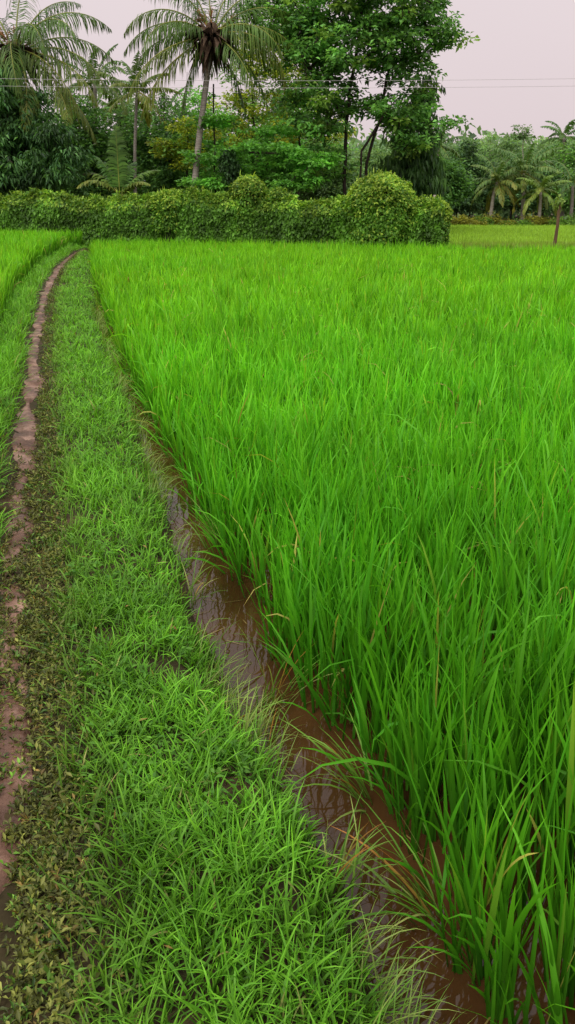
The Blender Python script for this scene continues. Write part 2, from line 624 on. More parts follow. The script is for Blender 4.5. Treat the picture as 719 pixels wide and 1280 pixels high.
def grow_bank(xl, xr, side):
    for y0, y1, dens, ws, sg in bands:
        x, y = scatter(y0, y1, xl, xr, dens)
        n = len(x)
        # thin out towards the trodden path
        dp = np.abs(x - path_x(y))
        keepp = smooth(0.11 - 0.03 * (side < 0), 0.30 + 0.08 * smooth(3, 1.5, y) - 0.1 * (side < 0), dp + 0.14 * (fbm(x * 6, y * 4, 71) - 0.5)) > rng.random(n)
        keepp &= fbm(x * 6, y * 6, 81) + 0.22 * rng.random(n) > 0.37
        x, y = x[keepp], y[keepp]
        n = len(x)
        cl = fbm(x * 2.2, y * 2.2, 91)
        big = fbm(x * 0.7, y * 0.7, 97)
        edge = smooth(0.22, 0.0, np.abs(x - bank_x(y))) if side > 0 else np.zeros(n)
        L = (0.055 + 0.075 * rng.random(n) ** 1.4) * (0.65 + 0.75 * cl) * (1 - 0.35 * edge) * (1 + 0.9 * (side < 0) * smooth(3.0, 5, y))
        tall = rng.random(n) < 0.035
        L = np.where(tall, L * 1.8, L)
        W = rng.uniform(0.0032, 0.0066, n) * ws
        W = np.where(rng.random(n) < 0.12, W * 1.35, W)
        az = rng.uniform(0, 2 * PI, n)
        lean = np.abs(jit(n, 0.45)) + 0.15
        curve = np.abs(jit(n, 0.75)) + 0.25
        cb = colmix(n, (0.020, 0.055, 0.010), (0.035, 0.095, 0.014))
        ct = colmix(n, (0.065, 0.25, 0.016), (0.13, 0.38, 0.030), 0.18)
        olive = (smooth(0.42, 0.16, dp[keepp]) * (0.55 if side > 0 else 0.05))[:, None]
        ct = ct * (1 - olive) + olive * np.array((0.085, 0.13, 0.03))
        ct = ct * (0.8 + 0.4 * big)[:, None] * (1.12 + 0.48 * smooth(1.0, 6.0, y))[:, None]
        dry = rng.random(n) < 0.012
        ct[dry] = colmix(int(dry.sum()), (0.20, 0.28, 0.10), (0.30, 0.32, 0.15))
        cb[dry] = ct[dry] * 0.6
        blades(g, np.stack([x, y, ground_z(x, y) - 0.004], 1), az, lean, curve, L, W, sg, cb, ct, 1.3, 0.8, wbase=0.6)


grow_bank(lambda y: path_x(y) + 0.06, lambda y: bank_x(y) - 0.035 * smooth(9, 5, np.asarray(y, float)) + 0.12 * (vnoise(np.asarray(y, float) * 5.3, 0 * np.asarray(y, float), 25) - 0.45) * smooth(12, 5, np.asarray(y, float)), 1)
grow_bank(lambda y: np.maximum(left_rice_x(y) - 0.3, path_x(y) - 1.4), lambda y: path_x(y) - 0.05, -1)
for y0, y1, dens, ws in [(0.5, 3, 520, 1.0), (3, 8, 260, 1.4)]:
    x, y = scatter(y0, y1, lambda y: path_x(y) + 0.22, lambda y: bank_x(y) - 0.10, dens)
    k = fbm(x * 3, y * 3, 88) > 0.5
    x, y = np.repeat(x[k], 5), np.repeat(y[k], 5)
    m_ = len(x)
    az = rng.uniform(0, 2 * PI, m_)
    el = np.abs(jit(m_, 0.3)) + 0.25
    leaves(g, np.stack([x + jit(m_, .008), y + jit(m_, .008), ground_z(x, y) + rng.uniform(.015, .06, m_)], 1), np.stack([np.cos(az) * np.cos(el), np.sin(az) * np.cos(el), np.sin(el)], 1),
           np.stack([jit(m_, .3), jit(m_, .3), np.ones(m_)], 1), rng.uniform(.018, .036, m_) * ws ** .6, rng.uniform(.007, .013, m_) * ws ** .6, colmix(m_, (.04, .15, .02), (.09, .25, .03)), .2, .2)
x, y = scatter(0.6, 7, lambda y: path_x(y) + 0.15, lambda y: bank_x(y) - 0.08, 13)
m_ = len(x)
az = rng.uniform(0, 2 * PI, m_)
leaves(g, np.stack([x, y, ground_z(x, y) + rng.uniform(.03, .075, m_)], 1), np.stack([np.cos(az), np.sin(az), jit(m_, .2)], 1), np.stack([jit(m_, .4), jit(m_, .4), np.ones(m_)], 1),
       rng.uniform(.015, .038, m_), rng.uniform(.004, .010, m_), colmix(m_, (.12, .06, .02), (.22, .17, .07)), .1, .1)
x, y = scatter(0.9, 7, lambda y: bank_x(y) + 0.0, lambda y: rice_x(y) + .05, 45)
m_ = len(x)
cc = colmix(m_, (.10, .07, .03), (.26, .24, .10))
blades(g, np.stack([x, y, np.full(m_, WATER_Z + .003)], 1), rng.uniform(0, 2 * PI, m_), np.full(m_, PI / 2), jit(m_, .03), rng.uniform(.03, .13, m_), rng.uniform(.002, .005, m_), 3, cc, cc, 1, 0)
# thin pale shoots that lean from the bank lip over the water
for y0, y1, m_, ws in [(0.9, 3.0, 900, 1.0), (3.0, 6.5, 1000, 1.2), (6.5, 14, 800, 1.8)]:
    y = rng.uniform(y0, y1, m_)
    y = y[vnoise(y * 3.1, 0 * y, 27) + 0.3 * rng.random(len(y)) > 0.52]
    m_ = len(y)
    x = bank_x(y) - 0.02 + np.abs(jit(m_, 0.035)) * np.where(rng.random(m_) < .6, -1, 1)
    ct = colmix(m_, (0.10, 0.28, 0.035), (0.24, 0.36, 0.12))
    blades(g, np.stack([x, y, ground_z(x, y) - 0.004], 1), jit(m_, 1.0), np.abs(jit(m_, 0.35)) + 0.1, np.abs(jit(m_, 0.7)) + 0.5, rng.uniform(0.10, 0.24, m_), rng.uniform(0.0022, 0.0045, m_) * ws, 6, ct * 0.45, ct, 1.4, 0.6)
tag(g.build('grass', M['grass']), 'short green grass covering the narrow bund between path and channel', 'grass', kind='stuff')

# trodden broad-leaved weeds along both edges of the path
g = Geo()
for y0, y1, dens, ws in [(0.35, 1.8, 34000, 1.0), (1.8, 3.5, 28000, 1.0), (3.5, 7, 11000, 1.25), (7, 14, 2800, 1.8), (14, 31, 700, 3.0)]:
    x, y = scatter(y0, y1, lambda y: path_x(y) - 0.34, lambda y: path_x(y) + 0.36, dens)
    d = x - path_x(y)
    dens_r = np.exp(-((d - 0.13) / (0.075 + 0.02 * smooth(4, 1.5, y))) ** 2) + np.exp(-((d + 0.12) / 0.06) ** 2) * (0.12 + 0.73 * smooth(5, 3.2, y)) + 0.75 * np.exp(-(d / 0.06) ** 2) * smooth(6.0, 4.4, y) * smooth(1.5, 2.3, y)
    patch = fbm(x * 5, y * 3, 111)
    near_bare = smooth(0.0, 0.075, np.abs(d) + 0.15 * (fbm(x * 9, y * 6, 113) - 0.5) + 0.03 * smooth(3.5, 1.5, y) + 0.045 * smooth(6.0, 4.6, y) * smooth(1.6, 2.3, y))
    k = (dens_r * near_bare * (0.45 + patch) > rng.random(len(x)))
    x, y, d = x[k], y[k], d[k]
    npl = len(x) // 6
    sel = rng.permutation(len(x))[:npl]
    x, y, d = x[sel], y[sel], d[sel]
    pa = rng.uniform(0, 2 * PI, npl)
    ps = rng.uniform(0.7, 1.25, npl)                       # size of the plant
    pb = np.clip(1 + jit(npl, 0.25), 0.5, 1.6)
    pbr = rng.random(npl) < 0.06
    pfr = rng.random(npl) < 0.16
    ph = (0.012 + 0.055 * rng.random(npl)) * np.exp(-((np.abs(d) - 0.17) / 0.13) ** 2)
    lx, ly = jit(npl, 0.35), jit(npl, 0.35)
    k = np.tile(np.arange(6), npl)
    rp = lambda q: np.repeat(q, 6)
    n = npl * 6
    az = rp(pa) + k * 2.4 + jit(n, 0.3)
    el = 0.15 + 0.16 * k + jit(n, 0.25)
    D = np.stack([np.cos(az) * np.cos(el), np.sin(az) * np.cos(el), np.sin(el)], 1)
    Nn = np.stack([jit(n, 0.3), jit(n, 0.3), np.ones(n)], 1)
    L = rng.uniform(0.014, 0.031, n) * rp(ps) * ws ** 0.6
    W = L * rng.uniform(0.24, 0.38, n)
    c = colmix(n, (0.040, 0.055, 0.008), (0.190, 0.205, 0.040), 0.25) * rp(pb)[:, None]
    c[rp(pbr)] *= np.array((1.15, 0.7, 0.8))
    c[rp(pfr)] *= np.array((0.7, 1.35, 0.8))
    hh = rp(ph) * k / 5
    X_, Y_ = rp(x) + rp(lx) * hh, rp(y) + rp(ly) * hh
    zz = rp(ground_z(x, y)) + 0.004 + hh
    leaves(g, np.stack([X_, Y_, zz], 1), D, Nn, L, W, c, 0.2, 0.22)
tag(g.build('weeds', M['weed']), 'trodden olive brown broad leaved weeds along both edges of the muddy path', 'weeds', kind='stuff')


def rice(g, y0, y1, xl, xr, dens, ws, sg, hgt, base_z, end=None, fold=False, warm=0.0):
    """rice in small hills, several leaves fanning out of each"""
    per = 11
    x, y = scatter(y0, y1, xl, xr, dens / per)
    if end is not None:
        k = y < end(x)
        x, y = x[k], y[k]
    nh = len(x)
    hz = hgt * (0.78 + 0.30 * fbm(x * 0.9, y * 0.9, 131) + 0.16 * fbm(x * 4, y * 4, 133)) * np.clip(1 + jit(nh, 0.07), 0.7, 1.3)
    tint = fbm(x * 0.35, y * 0.35, 141)
    x = np.repeat(x, per) + jit(nh * per, 0.022)
    y = np.repeat(y, per) + jit(nh * per, 0.022)
    hz = np.repeat(hz, per)
    tint = np.repeat(tint, per)
    n = len(x)
    az = rng.uniform(0, 2 * PI, n)
    lean = np.abs(jit(n, 0.11)) + 0.02
    curve = np.abs(jit(n, 0.20)) + 0.03
    L = hz * rng.uniform(0.56, 1.17, n)
    arch = rng.random(n) < 0.045
    curve = np.where(arch, rng.uniform(1.2, 2.3, n), curve)
    L = np.where(arch, L * 1.08, L)
    # leaves at the margin lean out over the water
    m = smooth(0.22, 0.0, x - xl(y)) if xl is not None else 0
    out_ = rng.random(n) < 0.22 * m
    L = np.where(out_, L * 0.75, L)
    L = np.where(m > 0.2, L * 0.9, L)
    az = np.where(out_, PI + jit(n, 0.7), az)
    lean = np.where(out_, lean + rng.uniform(0.0, 0.25, n), lean)
    curve = np.where(out_, curve + rng.uniform(0.1, 1.1, n), curve)
    W = rng.uniform(0.0065, 0.0125, n) * ws
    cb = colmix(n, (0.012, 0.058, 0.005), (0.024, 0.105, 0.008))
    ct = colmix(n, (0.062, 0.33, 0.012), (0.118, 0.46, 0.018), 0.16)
    ct = ct * (0.74 + 0.54 * smooth(0.8, 6.0, y))[:, None]  # vignette-like darkening towards the viewer, painted into the tip colour
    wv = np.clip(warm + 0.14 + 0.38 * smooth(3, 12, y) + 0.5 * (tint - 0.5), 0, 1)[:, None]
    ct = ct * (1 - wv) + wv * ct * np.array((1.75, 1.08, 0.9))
    old = rng.random(n) < 0.02
    ct[old] = ct[old] * np.array((1.7, 0.95, 1.6))
    tallr = rng.random(n) < 0.03
    L = np.where(tallr, L * 1.18, L)
    dry = ((arch & (rng.random(n) < 0.35)) & (y > 2.4)) | (rng.random(n) < 0.004)
    ct[dry] = colmix(int(dry.sum()), (0.32, 0.40, 0.06), (0.46, 0.42, 0.12))
    bz = np.full(n, base_z) if np.isscalar(base_z) else base_z(x, y)
    # half of the leaves leave the stem part of the way up, at a wider angle
    up_ = (rng.random(n) < 0.55) & ~out_
    bz = np.where(up_, bz + hz * rng.uniform(0.22, 0.52, n), bz)
    L = np.where(up_, L * 0.58, L)
    lean = np.where(up_, lean + rng.uniform(0.0, 0.20, n), lean)
    curve = np.where(up_, curve * 1.5 + 0.08, curve)
    W = np.where(up_, W * 1.05, W)
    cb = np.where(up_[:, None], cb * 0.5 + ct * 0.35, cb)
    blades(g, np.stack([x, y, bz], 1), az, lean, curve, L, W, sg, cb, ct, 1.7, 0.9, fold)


g = Geo()
fr = lambda m: (lambda y: 0.40 * np.asarray(y, float) + m)
HR = 0.575
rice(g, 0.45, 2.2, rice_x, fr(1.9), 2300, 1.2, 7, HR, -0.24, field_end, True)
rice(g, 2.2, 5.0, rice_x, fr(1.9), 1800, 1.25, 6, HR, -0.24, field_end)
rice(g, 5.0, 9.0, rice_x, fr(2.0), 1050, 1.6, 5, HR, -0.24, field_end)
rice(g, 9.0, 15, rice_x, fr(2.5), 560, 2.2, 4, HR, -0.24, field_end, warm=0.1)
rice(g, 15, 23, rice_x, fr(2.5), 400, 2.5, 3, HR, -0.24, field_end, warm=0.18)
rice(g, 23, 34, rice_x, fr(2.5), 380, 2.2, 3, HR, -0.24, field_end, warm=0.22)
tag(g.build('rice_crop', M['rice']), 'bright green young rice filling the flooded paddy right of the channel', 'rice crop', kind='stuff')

g = Geo()
lend = lambda x: hedge_y(x) - 0.5
xl_ = lambda y: -0.36 * np.asarray(y, float) - 3.2


def left_rice(y0, y1, dens, ws, sg):
    # the margin of this paddy faces right, so leaves need no overhang
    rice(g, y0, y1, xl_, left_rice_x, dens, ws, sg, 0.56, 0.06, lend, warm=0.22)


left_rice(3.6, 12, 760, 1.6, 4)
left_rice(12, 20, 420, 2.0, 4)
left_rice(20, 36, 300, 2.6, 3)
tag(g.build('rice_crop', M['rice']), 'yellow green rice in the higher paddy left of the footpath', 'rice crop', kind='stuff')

g = Geo()
n = 90000
x = rng.uniform(3.5, 32, n)
y = 29.6 + (58 - 29.6) * rng.random(n) ** 1.15
k = (x < 0.42 * y + 6)
x, y = x[k], y[k]
n = len(x)
cb = colmix(n, (0.10, 0.26, 0.02), (0.13, 0.30, 0.025))
ct = colmix(n, (0.24, 0.48, 0.05), (0.32, 0.58, 0.06))
near = smooth(33, 30.3, y + 1.2 * (fbm(x * 0.8, y * 0.8, 5) - 0.5))[:, None]
ct = ct * (1 - near * 0.8) + near * 0.8 * np.array((0.20, 0.27, 0.06))
blades(g, np.stack([x, y, 0 * x], 1), rng.uniform(0, 2 * PI, n), np.abs(jit(n, 0.2)), np.abs(jit(n, 0.5)), rng.uniform(0.2, 0.34, n), rng.uniform(0.02, 0.035, n), 2, cb, ct)
tag(g.build('rice_crop', M['rice']), 'low pale green rice in the distant field before the far trees', 'rice crop', kind='stuff')

g = Geo()
n = 7000
x = rng.uniform(4.6, 17, n)
y = rng.uniform(27.0, 29.4, n)
ht = (0.16 + 0.5 * fbm(x * 0.9, y * 0.9, 301) ** 2)
cb = colmix(n, (0.03, 0.06, 0.012), (0.05, 0.08, 0.02))
ct = colmix(n, (0.07, 0.18, 0.03), (0.19, 0.19, 0.07), 0.2)
blades(g, np.stack([x, y, 0 * x - 0.02], 1), rng.uniform(0, 2 * PI, n), np.abs(jit(n, 0.3)) + .1, np.abs(jit(n, 0.8)) + .2, ht * rng.uniform(0.7, 1.3, n), rng.uniform(0.015, 0.03, n), 3, cb, ct)
tag(g.build('grass', M['grass']), 'rough brownish grass on the bund beyond the rice, right of the hedge', 'grass', kind='stuff')


# tufts of taller grass standing in or hanging over the channel
def tuft(x, y, n, h, spread, az0, azs, label, wid=0.006, pale=0.3, group=None, zb=None):
    r = thing('grass_tuft', (x, y, zb if zb is not None else float(ground_z(x, y))), label, 'grass tuft', group)
    g = Geo()
    az = az0 + jit(n, azs)
    P = np.stack([x + jit(n, spread), y + jit(n, spread), np.full(n, r.location[2] - 0.01)], 1)
    cb = colmix(n, (0.03, 0.08, 0.012), (0.05, 0.11, 0.02))
    ct = colmix(n, (0.08, 0.24, 0.03), (0.16, 0.34, 0.06))
    pl = rng.random(n) < pale
    ct[pl] = colmix(int(pl.sum()), (0.20, 0.34, 0.10), (0.30, 0.38, 0.16))
    br = rng.random(n) < 0.05
    ct[br] = colmix(int(br.sum()), (0.30, 0.12, 0.03), (0.38, 0.2, 0.06))
    blades(g, P, az, np.abs(jit(n, 0.25)) + 0.08, np.abs(jit(n, 0.6)) + 0.5, h * rng.uniform(0.55, 1.1, n), rng.uniform(0.6, 1.2, n) * wid, 8, cb, ct, 1.5, 0.7, True)
    g.build('leaf', M['grass'], r)
    return r


tuft(-0.065, 2.55, 34, 0.42, 0.025, -1.2, 1.2, 'tall thin grass tuft standing alone in the middle of the muddy channel', 0.006, 0.35, zb=-0.25)
tuft(0.385, 1.58, 26, 0.46, 0.02, 2.9, 0.6, 'arching grass tuft at the rice edge reaching across the water, nearest the viewer', 0.0075, 0.25, zb=-0.24)
tuft(0.26, 2.02, 24, 0.44, 0.02, 3.0, 0.6, 'arching tuft leaning over the brown water from the rice edge, second nearest the viewer', 0.007, 0.25, zb=-0.24)
tuft(0.115, 1.62, 30, 0.24, 0.03, 0.2, 1.0, 'pale grass tuft hanging over the channel from the bank lip, nearest of the three there', 0.0055, 0.4)
tuft(-0.12, 2.22, 30, 0.22, 0.03, 0.2, 1.0, 'whitish grass tuft hanging from the bank lip, middle one of the three there', 0.005, 0.55)
tuft(-0.43, 3.25, 28, 0.26, 0.03, 0.0, 1.0, 'thin pale tuft on the bank lip, farthest of the three hanging over the channel', 0.005, 0.5)
tuft(-0.30, 3.95, 26, 0.42, 0.03, 3.1, 0.7, 'drooping dry tipped tuft at the rice edge over the far end of the water', 0.007, 0.4, zb=-0.24)


# ------------------------------------------------------------------ trees
class Tree:
    """trunk lines plus a crown of leaf clumps; each clump is joined to the nearest branch"""

    def __init__(self, trunks, ells, nclump, seed, clump_r=0.4, flat=0.55, minr=0.012, shell=0.55):
        self.r = np.random.default_rng(seed)
        nodes, par = [], []
        for tp in trunks:
            tp = [np.asarray(p, float) for p in tp]
            prev = -1
            for i in range(len(tp) - 1):
                L = np.linalg.norm(tp[i + 1] - tp[i])
                k = max(1, int(L / 0.45))
                for j in range(k):
                    nodes.append(tp[i] + (tp[i + 1] - tp[i]) * j / k + self.r.normal(0, 0.025, 3))
                    par.append(prev)
                    prev = len(nodes) - 1
            nodes.append(tp[-1])
            par.append(prev)
        self.ntrunk = len(nodes)
        vol = np.array([e[1][0] * e[1][1] * e[1][2] for e in ells]) ** 0.7
        which = self.r.choice(len(ells), nclump, p=vol / vol.sum())
        cen = []
        for wv in which:
            c, rad = ells[wv]
            d = unit(self.r.normal(0, 1, 3))
            q = (shell + (1 - shell) * self.r.random()) if self.r.random() < 0.75 else self.r.random()
            cen.append(np.asarray(c) + d * np.asarray(rad) * q)
        cen = np.array(cen)
        A = np.array(nodes)
        dist = np.min(np.linalg.norm(cen[:, None] - A[None], axis=2), 1)
        order = np.argsort(dist)
        nd = np.zeros((len(nodes) + nclump * 30, 3))
        nd[:len(nodes)] = A
        pr = par + [0] * (nclump * 30)
        cnt = len(nodes)
        term = []
        self.zmin = A[:, 2].min()
        for ci in order:
            c = cen[ci]
            dv = c - nd[:cnt]
            dd = np.linalg.norm(dv, axis=1)
            pen = dd + 0.9 * np.maximum(0, -(dv[:, 2]) - 0.2 * dd) + np.where(nd[:cnt, 2] < self.zmin + 1.2, 1.5, 0)
            s = int(np.argmin(pen))
            k = max(1, min(28, int(dd[s] / 0.35)))
            prev = s
            for j in range(1, k + 1):
                t = j / k
                p = nd[s] + (c - nd[s]) * t
                p = p + np.array((0, 0, 1)) * 0.12 * dd[s] * math.sin(PI * t)
                if j < k:
                    p = p + self.r.normal(0, 0.05, 3)
                nd[cnt] = p
                pr[cnt] = prev
                prev = cnt
                cnt += 1
            term.append(prev)
        self.nd, self.pr, self.cnt, self.term = nd[:cnt], np.array(pr[:cnt]), cnt, term
        rad = np.zeros(cnt)
        for t in term:
            rad[t] = minr
        acc = np.zeros(cnt)
        ex = 2.35
        for i in range(cnt - 1, -1, -1):
            if acc[i] > 0:
                rad[i] = max(rad[i], acc[i] ** (1 / ex))
            rad[i] = max(rad[i], minr)
            if self.pr[i] >= 0:
                acc[self.pr[i]] += rad[i] ** ex
        self.rad = rad
        self.cen = self.nd[term]
        self.clump_r, self.flat = clump_r, flat

    def trunk_geo(self, rmin_trunk=0.0, scale=1.0, sides=6):
        g = Geo()
        i = np.where(self.pr >= 0)[0]
        p = self.pr[i]
        ra = self.rad.copy() * scale
        ra[:self.ntrunk] = np.maximum(ra[:self.ntrunk], rmin_trunk)
        segs(g, self.nd[p], self.nd[i], np.minimum(ra[p], ra[i] * 1.6), ra[i], sides)
        return g

    def leaf_geo(self, per, L, W, c0, c1, droop=0.15, up=1.0, hang=0.0, top=None, topamt=0.5, g=None, cvar=0.22):
        r = self.r
        g = g or Geo()
        nC = len(self.cen)
        n = nC * per
        ci = np.repeat(np.arange(nC), per)
        d = unit(r.normal(0, 1, (n, 3)))
        rr = self.clump_r * (0.75 + 0.5 * r.random(nC))[ci]
        q = r.random(n) ** 0.5
        off = d * (rr * q)[:, None] * np.array((1, 1, self.flat))
        P = self.cen[ci] + off
        D = off * np.array((1, 1, 0.4)) / np.maximum(rr, 0.01)[:, None] + r.normal(0, 0.45, (n, 3)) * np.array((1, 1, 0.5))
        D[:, 2] -= hang
        Nn = r.normal(0, 0.5, (n, 3)) + np.array((0, 0, up))
        cc = np.array(c0)[None] * (1 - r.random(n)[:, None])
        t = r.random(n)[:, None]
        cc = np.array(c0)[None] * (1 - t) + np.array(c1)[None] * t
        cb = np.clip(1 + r.normal(0, cvar, nC), 0.45, 1.7)[ci] * np.clip(1 + r.normal(0, 0.15, n), 0.5, 1.6)
        cc = cc * cb[:, None]
        if top is not None:
            yy = r.random(nC)[ci] < topamt
            cc = np.where(yy[:, None], np.array(top)[None] * cb[:, None], cc)
        leaves(g, P, D, Nn, L * r.uniform(0.65, 1.2, n), W * r.uniform(0.7, 1.2, n), cc, 0.18, droop)
        return g


def E(px, py, rx, ry, Y, dr=1.0):
    """crown lobe: centre pixel and half sizes in pixels at a distance, depth ratio dr"""
    k = ppm(Y)
    return (at(px, py, Y), np.array((rx / k, rx / k * dr, ry / k)))


def gpt(px, Y):
    p = at(px, 255, Y)
    return np.array((p[0], Y, -0.05))


def make_tree(name, label, cat, trunks, ells, nclump, seed, per, L, W, c0, c1, bark='bark', group=None, clump_r=0.4, flat=0.5,
              minr=0.012, rmin=0.0, rscale=1.0, **kw):
    base = np.asarray(trunks[0][0])
    t = Tree(trunks, ells, nclump, seed, clump_r, flat, minr)
    root = thing(name, base, label, cat, group)
    t.trunk_geo(rmin, rscale).build('trunk', M[bark], root)
    t.leaf_geo(per, L, W, c0, c1, **kw).build('crown', M['leaf'], root)
    return root


DG0, DG1 = (0.012, 0.040, 0.010), (0.040, 0.105, 0.022)       # dark leaf greens
MG0, MG1 = (0.025, 0.085, 0.014), (0.065, 0.19, 0.030)        # mid greens
YG0, YG1 = (0.06, 0.105, 0.010), (0.15, 0.20, 0.018)          # yellow greens
GG0, GG1 = (0.035, 0.085, 0.030), (0.085, 0.16, 0.060)        # grey greens, some distance haze mixed into the leaf colour

# the big spreading tree right of centre
Yb = 38.5
trk = [
    [gpt(436, Yb), at(430, 215, Yb), at(434, 150, Yb), at(443, 85, Yb), at(452, 25, Yb), at(455, -45, Yb)],
    [gpt(453, Yb + .3), at(458, 205, Yb + .3), at(474, 150, Yb + .4), at(484, 95, Yb + .6), at(505, 40, Yb + .8)],
    [gpt(446, Yb - .3), at(452, 190, Yb - .5), at(466, 165, Yb - .8), at(482, 140, Yb - 1)],
    [at(434, 150, Yb), at(405, 110, Yb - .4), at(370, 60, Yb - .8)],
    [at(443, 85, Yb), at(480, 55, Yb - .6), at(535, 40, Yb - 1)],
]
ells = [E(445, 5, 95, 32, Yb), E(372, 48, 55, 24, Yb), E(535, 38, 40, 26, Yb - .5), E(440, 62, 90, 20, Yb), E(398, 25, 50, 30, Yb), E(490, 30, 55, 30, Yb),
        E(505, 88, 42, 20, Yb), E(566, 52, 24, 9, Yb - .5), E(415, 128, 80, 17, Yb - .5), E(497, 140, 40, 26, Yb), E(560, 156, 22, 8, Yb),
        E(385, 160, 50, 16, Yb - .5), E(402, 212, 40, 12, Yb), E(410, 100, 50, 12, Yb - .6), E(395, 195, 40, 12, Yb), E(340, 20, 40, 26, Yb), E(525, 120, 16, 40, Yb), E(515, 172, 30, 24, Yb), E(455, -50, 90, 30, Yb), E(540, -20, 35, 30, Yb), E(400, 75, 60, 16, Yb - 1)]
make_tree('spreading_tree', 'large spreading dark trunked tree with layered leafy branches, tallest behind the hedge', 'tree', trk, ells, 760, 3, 42, 0.23, 0.13,
          (0.022, 0.072, 0.017), (0.075, 0.19, 0.042), clump_r=0.5, flat=0.42, minr=0.013, rmin=0.05, droop=0.2, top=(0.07, 0.14, 0.025), topamt=0.12, cvar=.32)
# drooping large-leaved tree that hangs at the right side of the big one
Yd = 40
make_tree('drooping_tree', 'dark tree hung with drooping leaves at the right side of the spreading tree', 'tree',
          [[gpt(512, Yd), at(515, 190, Yd), at(522, 140, Yd)]],
          [E(520, 175, 30, 45, Yd), E(505, 215, 40, 28, Yd), E(535, 215, 22, 25, Yd), E(528, 125, 16, 30, Yd)], 130, 5, 44, 0.30, 0.11, (0.010, 0.030, 0.010), (0.035, 0.085, 0.022),
          clump_r=0.5, flat=0.9, hang=1.6, droop=0.4, up=0.3)
# tiered bright green tree right of the main palm
Yt = 37.5
make_tree('tiered_tree', 'slender tree with flat bright green tiers just right of the leaning palm', 'tree',
          [[gpt(269, Yt), at(269, 200, Yt), at(268, 150, Yt), at(267, 105, Yt)], [at(269, 200, Yt), at(300, 190, Yt - .5), at(345, 192, Yt - 1)]],
          [E(268, 152, 28, 7, Yt), E(262, 196, 34, 8, Yt), E(325, 186, 48, 9, Yt - .5), E(268, 228, 42, 11, Yt), E(380, 200, 40, 12, Yt - 1), E(335, 165, 30, 9, Yt), E(375, 226, 36, 12, Yt - 1), E(320, 215, 36, 9, Yt)],
          210, 7, 46, 0.20, 0.11, (0.03, 0.105, 0.016), (0.075, 0.215, 0.034), clump_r=0.42, flat=0.3, minr=0.010, rmin=0.035)
# yellow-green trees behind
for i, (px, Yy, lab, els) in enumerate([
    (318, 46, 'loose yellow green tree rising behind the leaning palm and the tiered tree', [(318, 110, 45, 40), (290, 150, 45, 30), (345, 70, 40, 35), (330, 165, 50, 28), (300, 45, 30, 22)]),
    (372, 48, 'yellow leaved tree half hidden behind the left side of the spreading tree', [(372, 105, 40, 42), (395, 160, 40, 30), (355, 150, 35, 30), (380, 50, 35, 30)]),
    (232, 47, 'small yellow green tree left of the leaning palm trunk', [(232, 160, 26, 16), (215, 185, 30, 14), (240, 195, 30, 18)]),
]):
    k = ppm(Yy)
    make_tree('yellow_leaved_tree', lab, 'tree', [[gpt(px, Yy), at(px + 3, 190, Yy), at(px - 2, 130, Yy), at(px + 2, min(90, els[0][1]), Yy)]],
              [E(a, b, c, d, Yy) for a, b, c, d in els], [170, 150, 80][i], 20 + i, 40, 0.20, 0.11, YG0, YG1, clump_r=0.5, flat=0.5, top=(0.05, 0.12, 0.02), topamt=0.35)

# dark drooping tree at the left edge
Yl = 35.8
make_tree('dark_tree', 'dense dark tree with drooping narrow leaves at the left edge, below the big palm', 'tree',
          [[gpt(12, Yl + 1), at(14, 190, Yl + 1), at(10, 140, Yl + 1)], [at(14, 190, Yl + 1), at(60, 185, Yl + .5)]],
          [E(5, 150, 55, 50, Yl + 1), E(35, 200, 50, 40, Yl + .5), E(80, 205, 34, 22, Yl), E(-30, 190, 60, 60, Yl + 1), E(12, 115, 40, 24, Yl + 1), E(70, 170, 25, 14, Yl)],
          380, 9, 56, 0.24, 0.085, (0.010, 0.034, 0.011), (0.036, 0.095, 0.024), clump_r=0.5, flat=0.6, hang=0.45, droop=0.35, up=0.8, cvar=0.4)

# dark filler trees further back, each placed by itself
for i, (px, Yy, top, wd, lab, pal) in enumerate([
    (105, 44, 128, 48, 'rounded dark green tree below the small distant palm', 0),
    (150, 52, 108, 54, 'grey green tree between the small palm and the thin stemmed palm', 2),
    (205, 50, 114, 48, 'low dark bushy tree left of the leaning palm, under its hanging fronds', 0),
    (250, 54, 112, 50, 'dim green tree behind the leaning palm trunk', 1),
    (300, 56, 130, 60, 'shadowed green tree filling the gap behind the tiered tree', 1),
    (365, 57, 105, 64, 'tall dim tree seen through the left branches of the spreading tree', 1),
    (405, 52, 185, 44, 'low grey green tree seen between hedge and spreading tree, left of its trunks', 2),
    (470, 55, 185, 48, 'low grey green tree behind the trunks of the spreading tree', 2),
    (545, 50, 200, 36, 'dark tree at the foot of the drooping tree, behind the hedge end', 0),
    (60, 50, 110, 60, 'tall dark tree behind the drooping dark tree at the left edge', 0),
    (-40, 47, 80, 70, 'broad dark tree partly cut off by the left edge, behind the big palm', 0),
]):
    k = ppm(Yy)
    zt = 255 - top
    c = [DG0, MG0, GG0][pal], [DG1, MG1, GG1][pal]
    rr_ = random.Random(100 + i)
    els = [E(px, top + zt * 0.35, wd * .8, zt * .33, Yy), E(px - wd * .45, top + zt * .6, wd * .6, zt * .28, Yy), E(px + wd * .5, top + zt * .62, wd * .6, zt * .3, Yy), E(px + rr_.uniform(-10, 10), top + zt * .85, wd * .8, zt * .2, Yy - .6)]
    make_tree('background_tree', lab, 'tree', [[gpt(px, Yy), at(px + 3, top + zt * .5, Yy), at(px, top + zt * .2, Yy)]], els, 190, 40 + i, 42, 0.26, 0.13, c[0], c[1],
              clump_r=0.62, flat=0.6, group='trees behind the hedge')

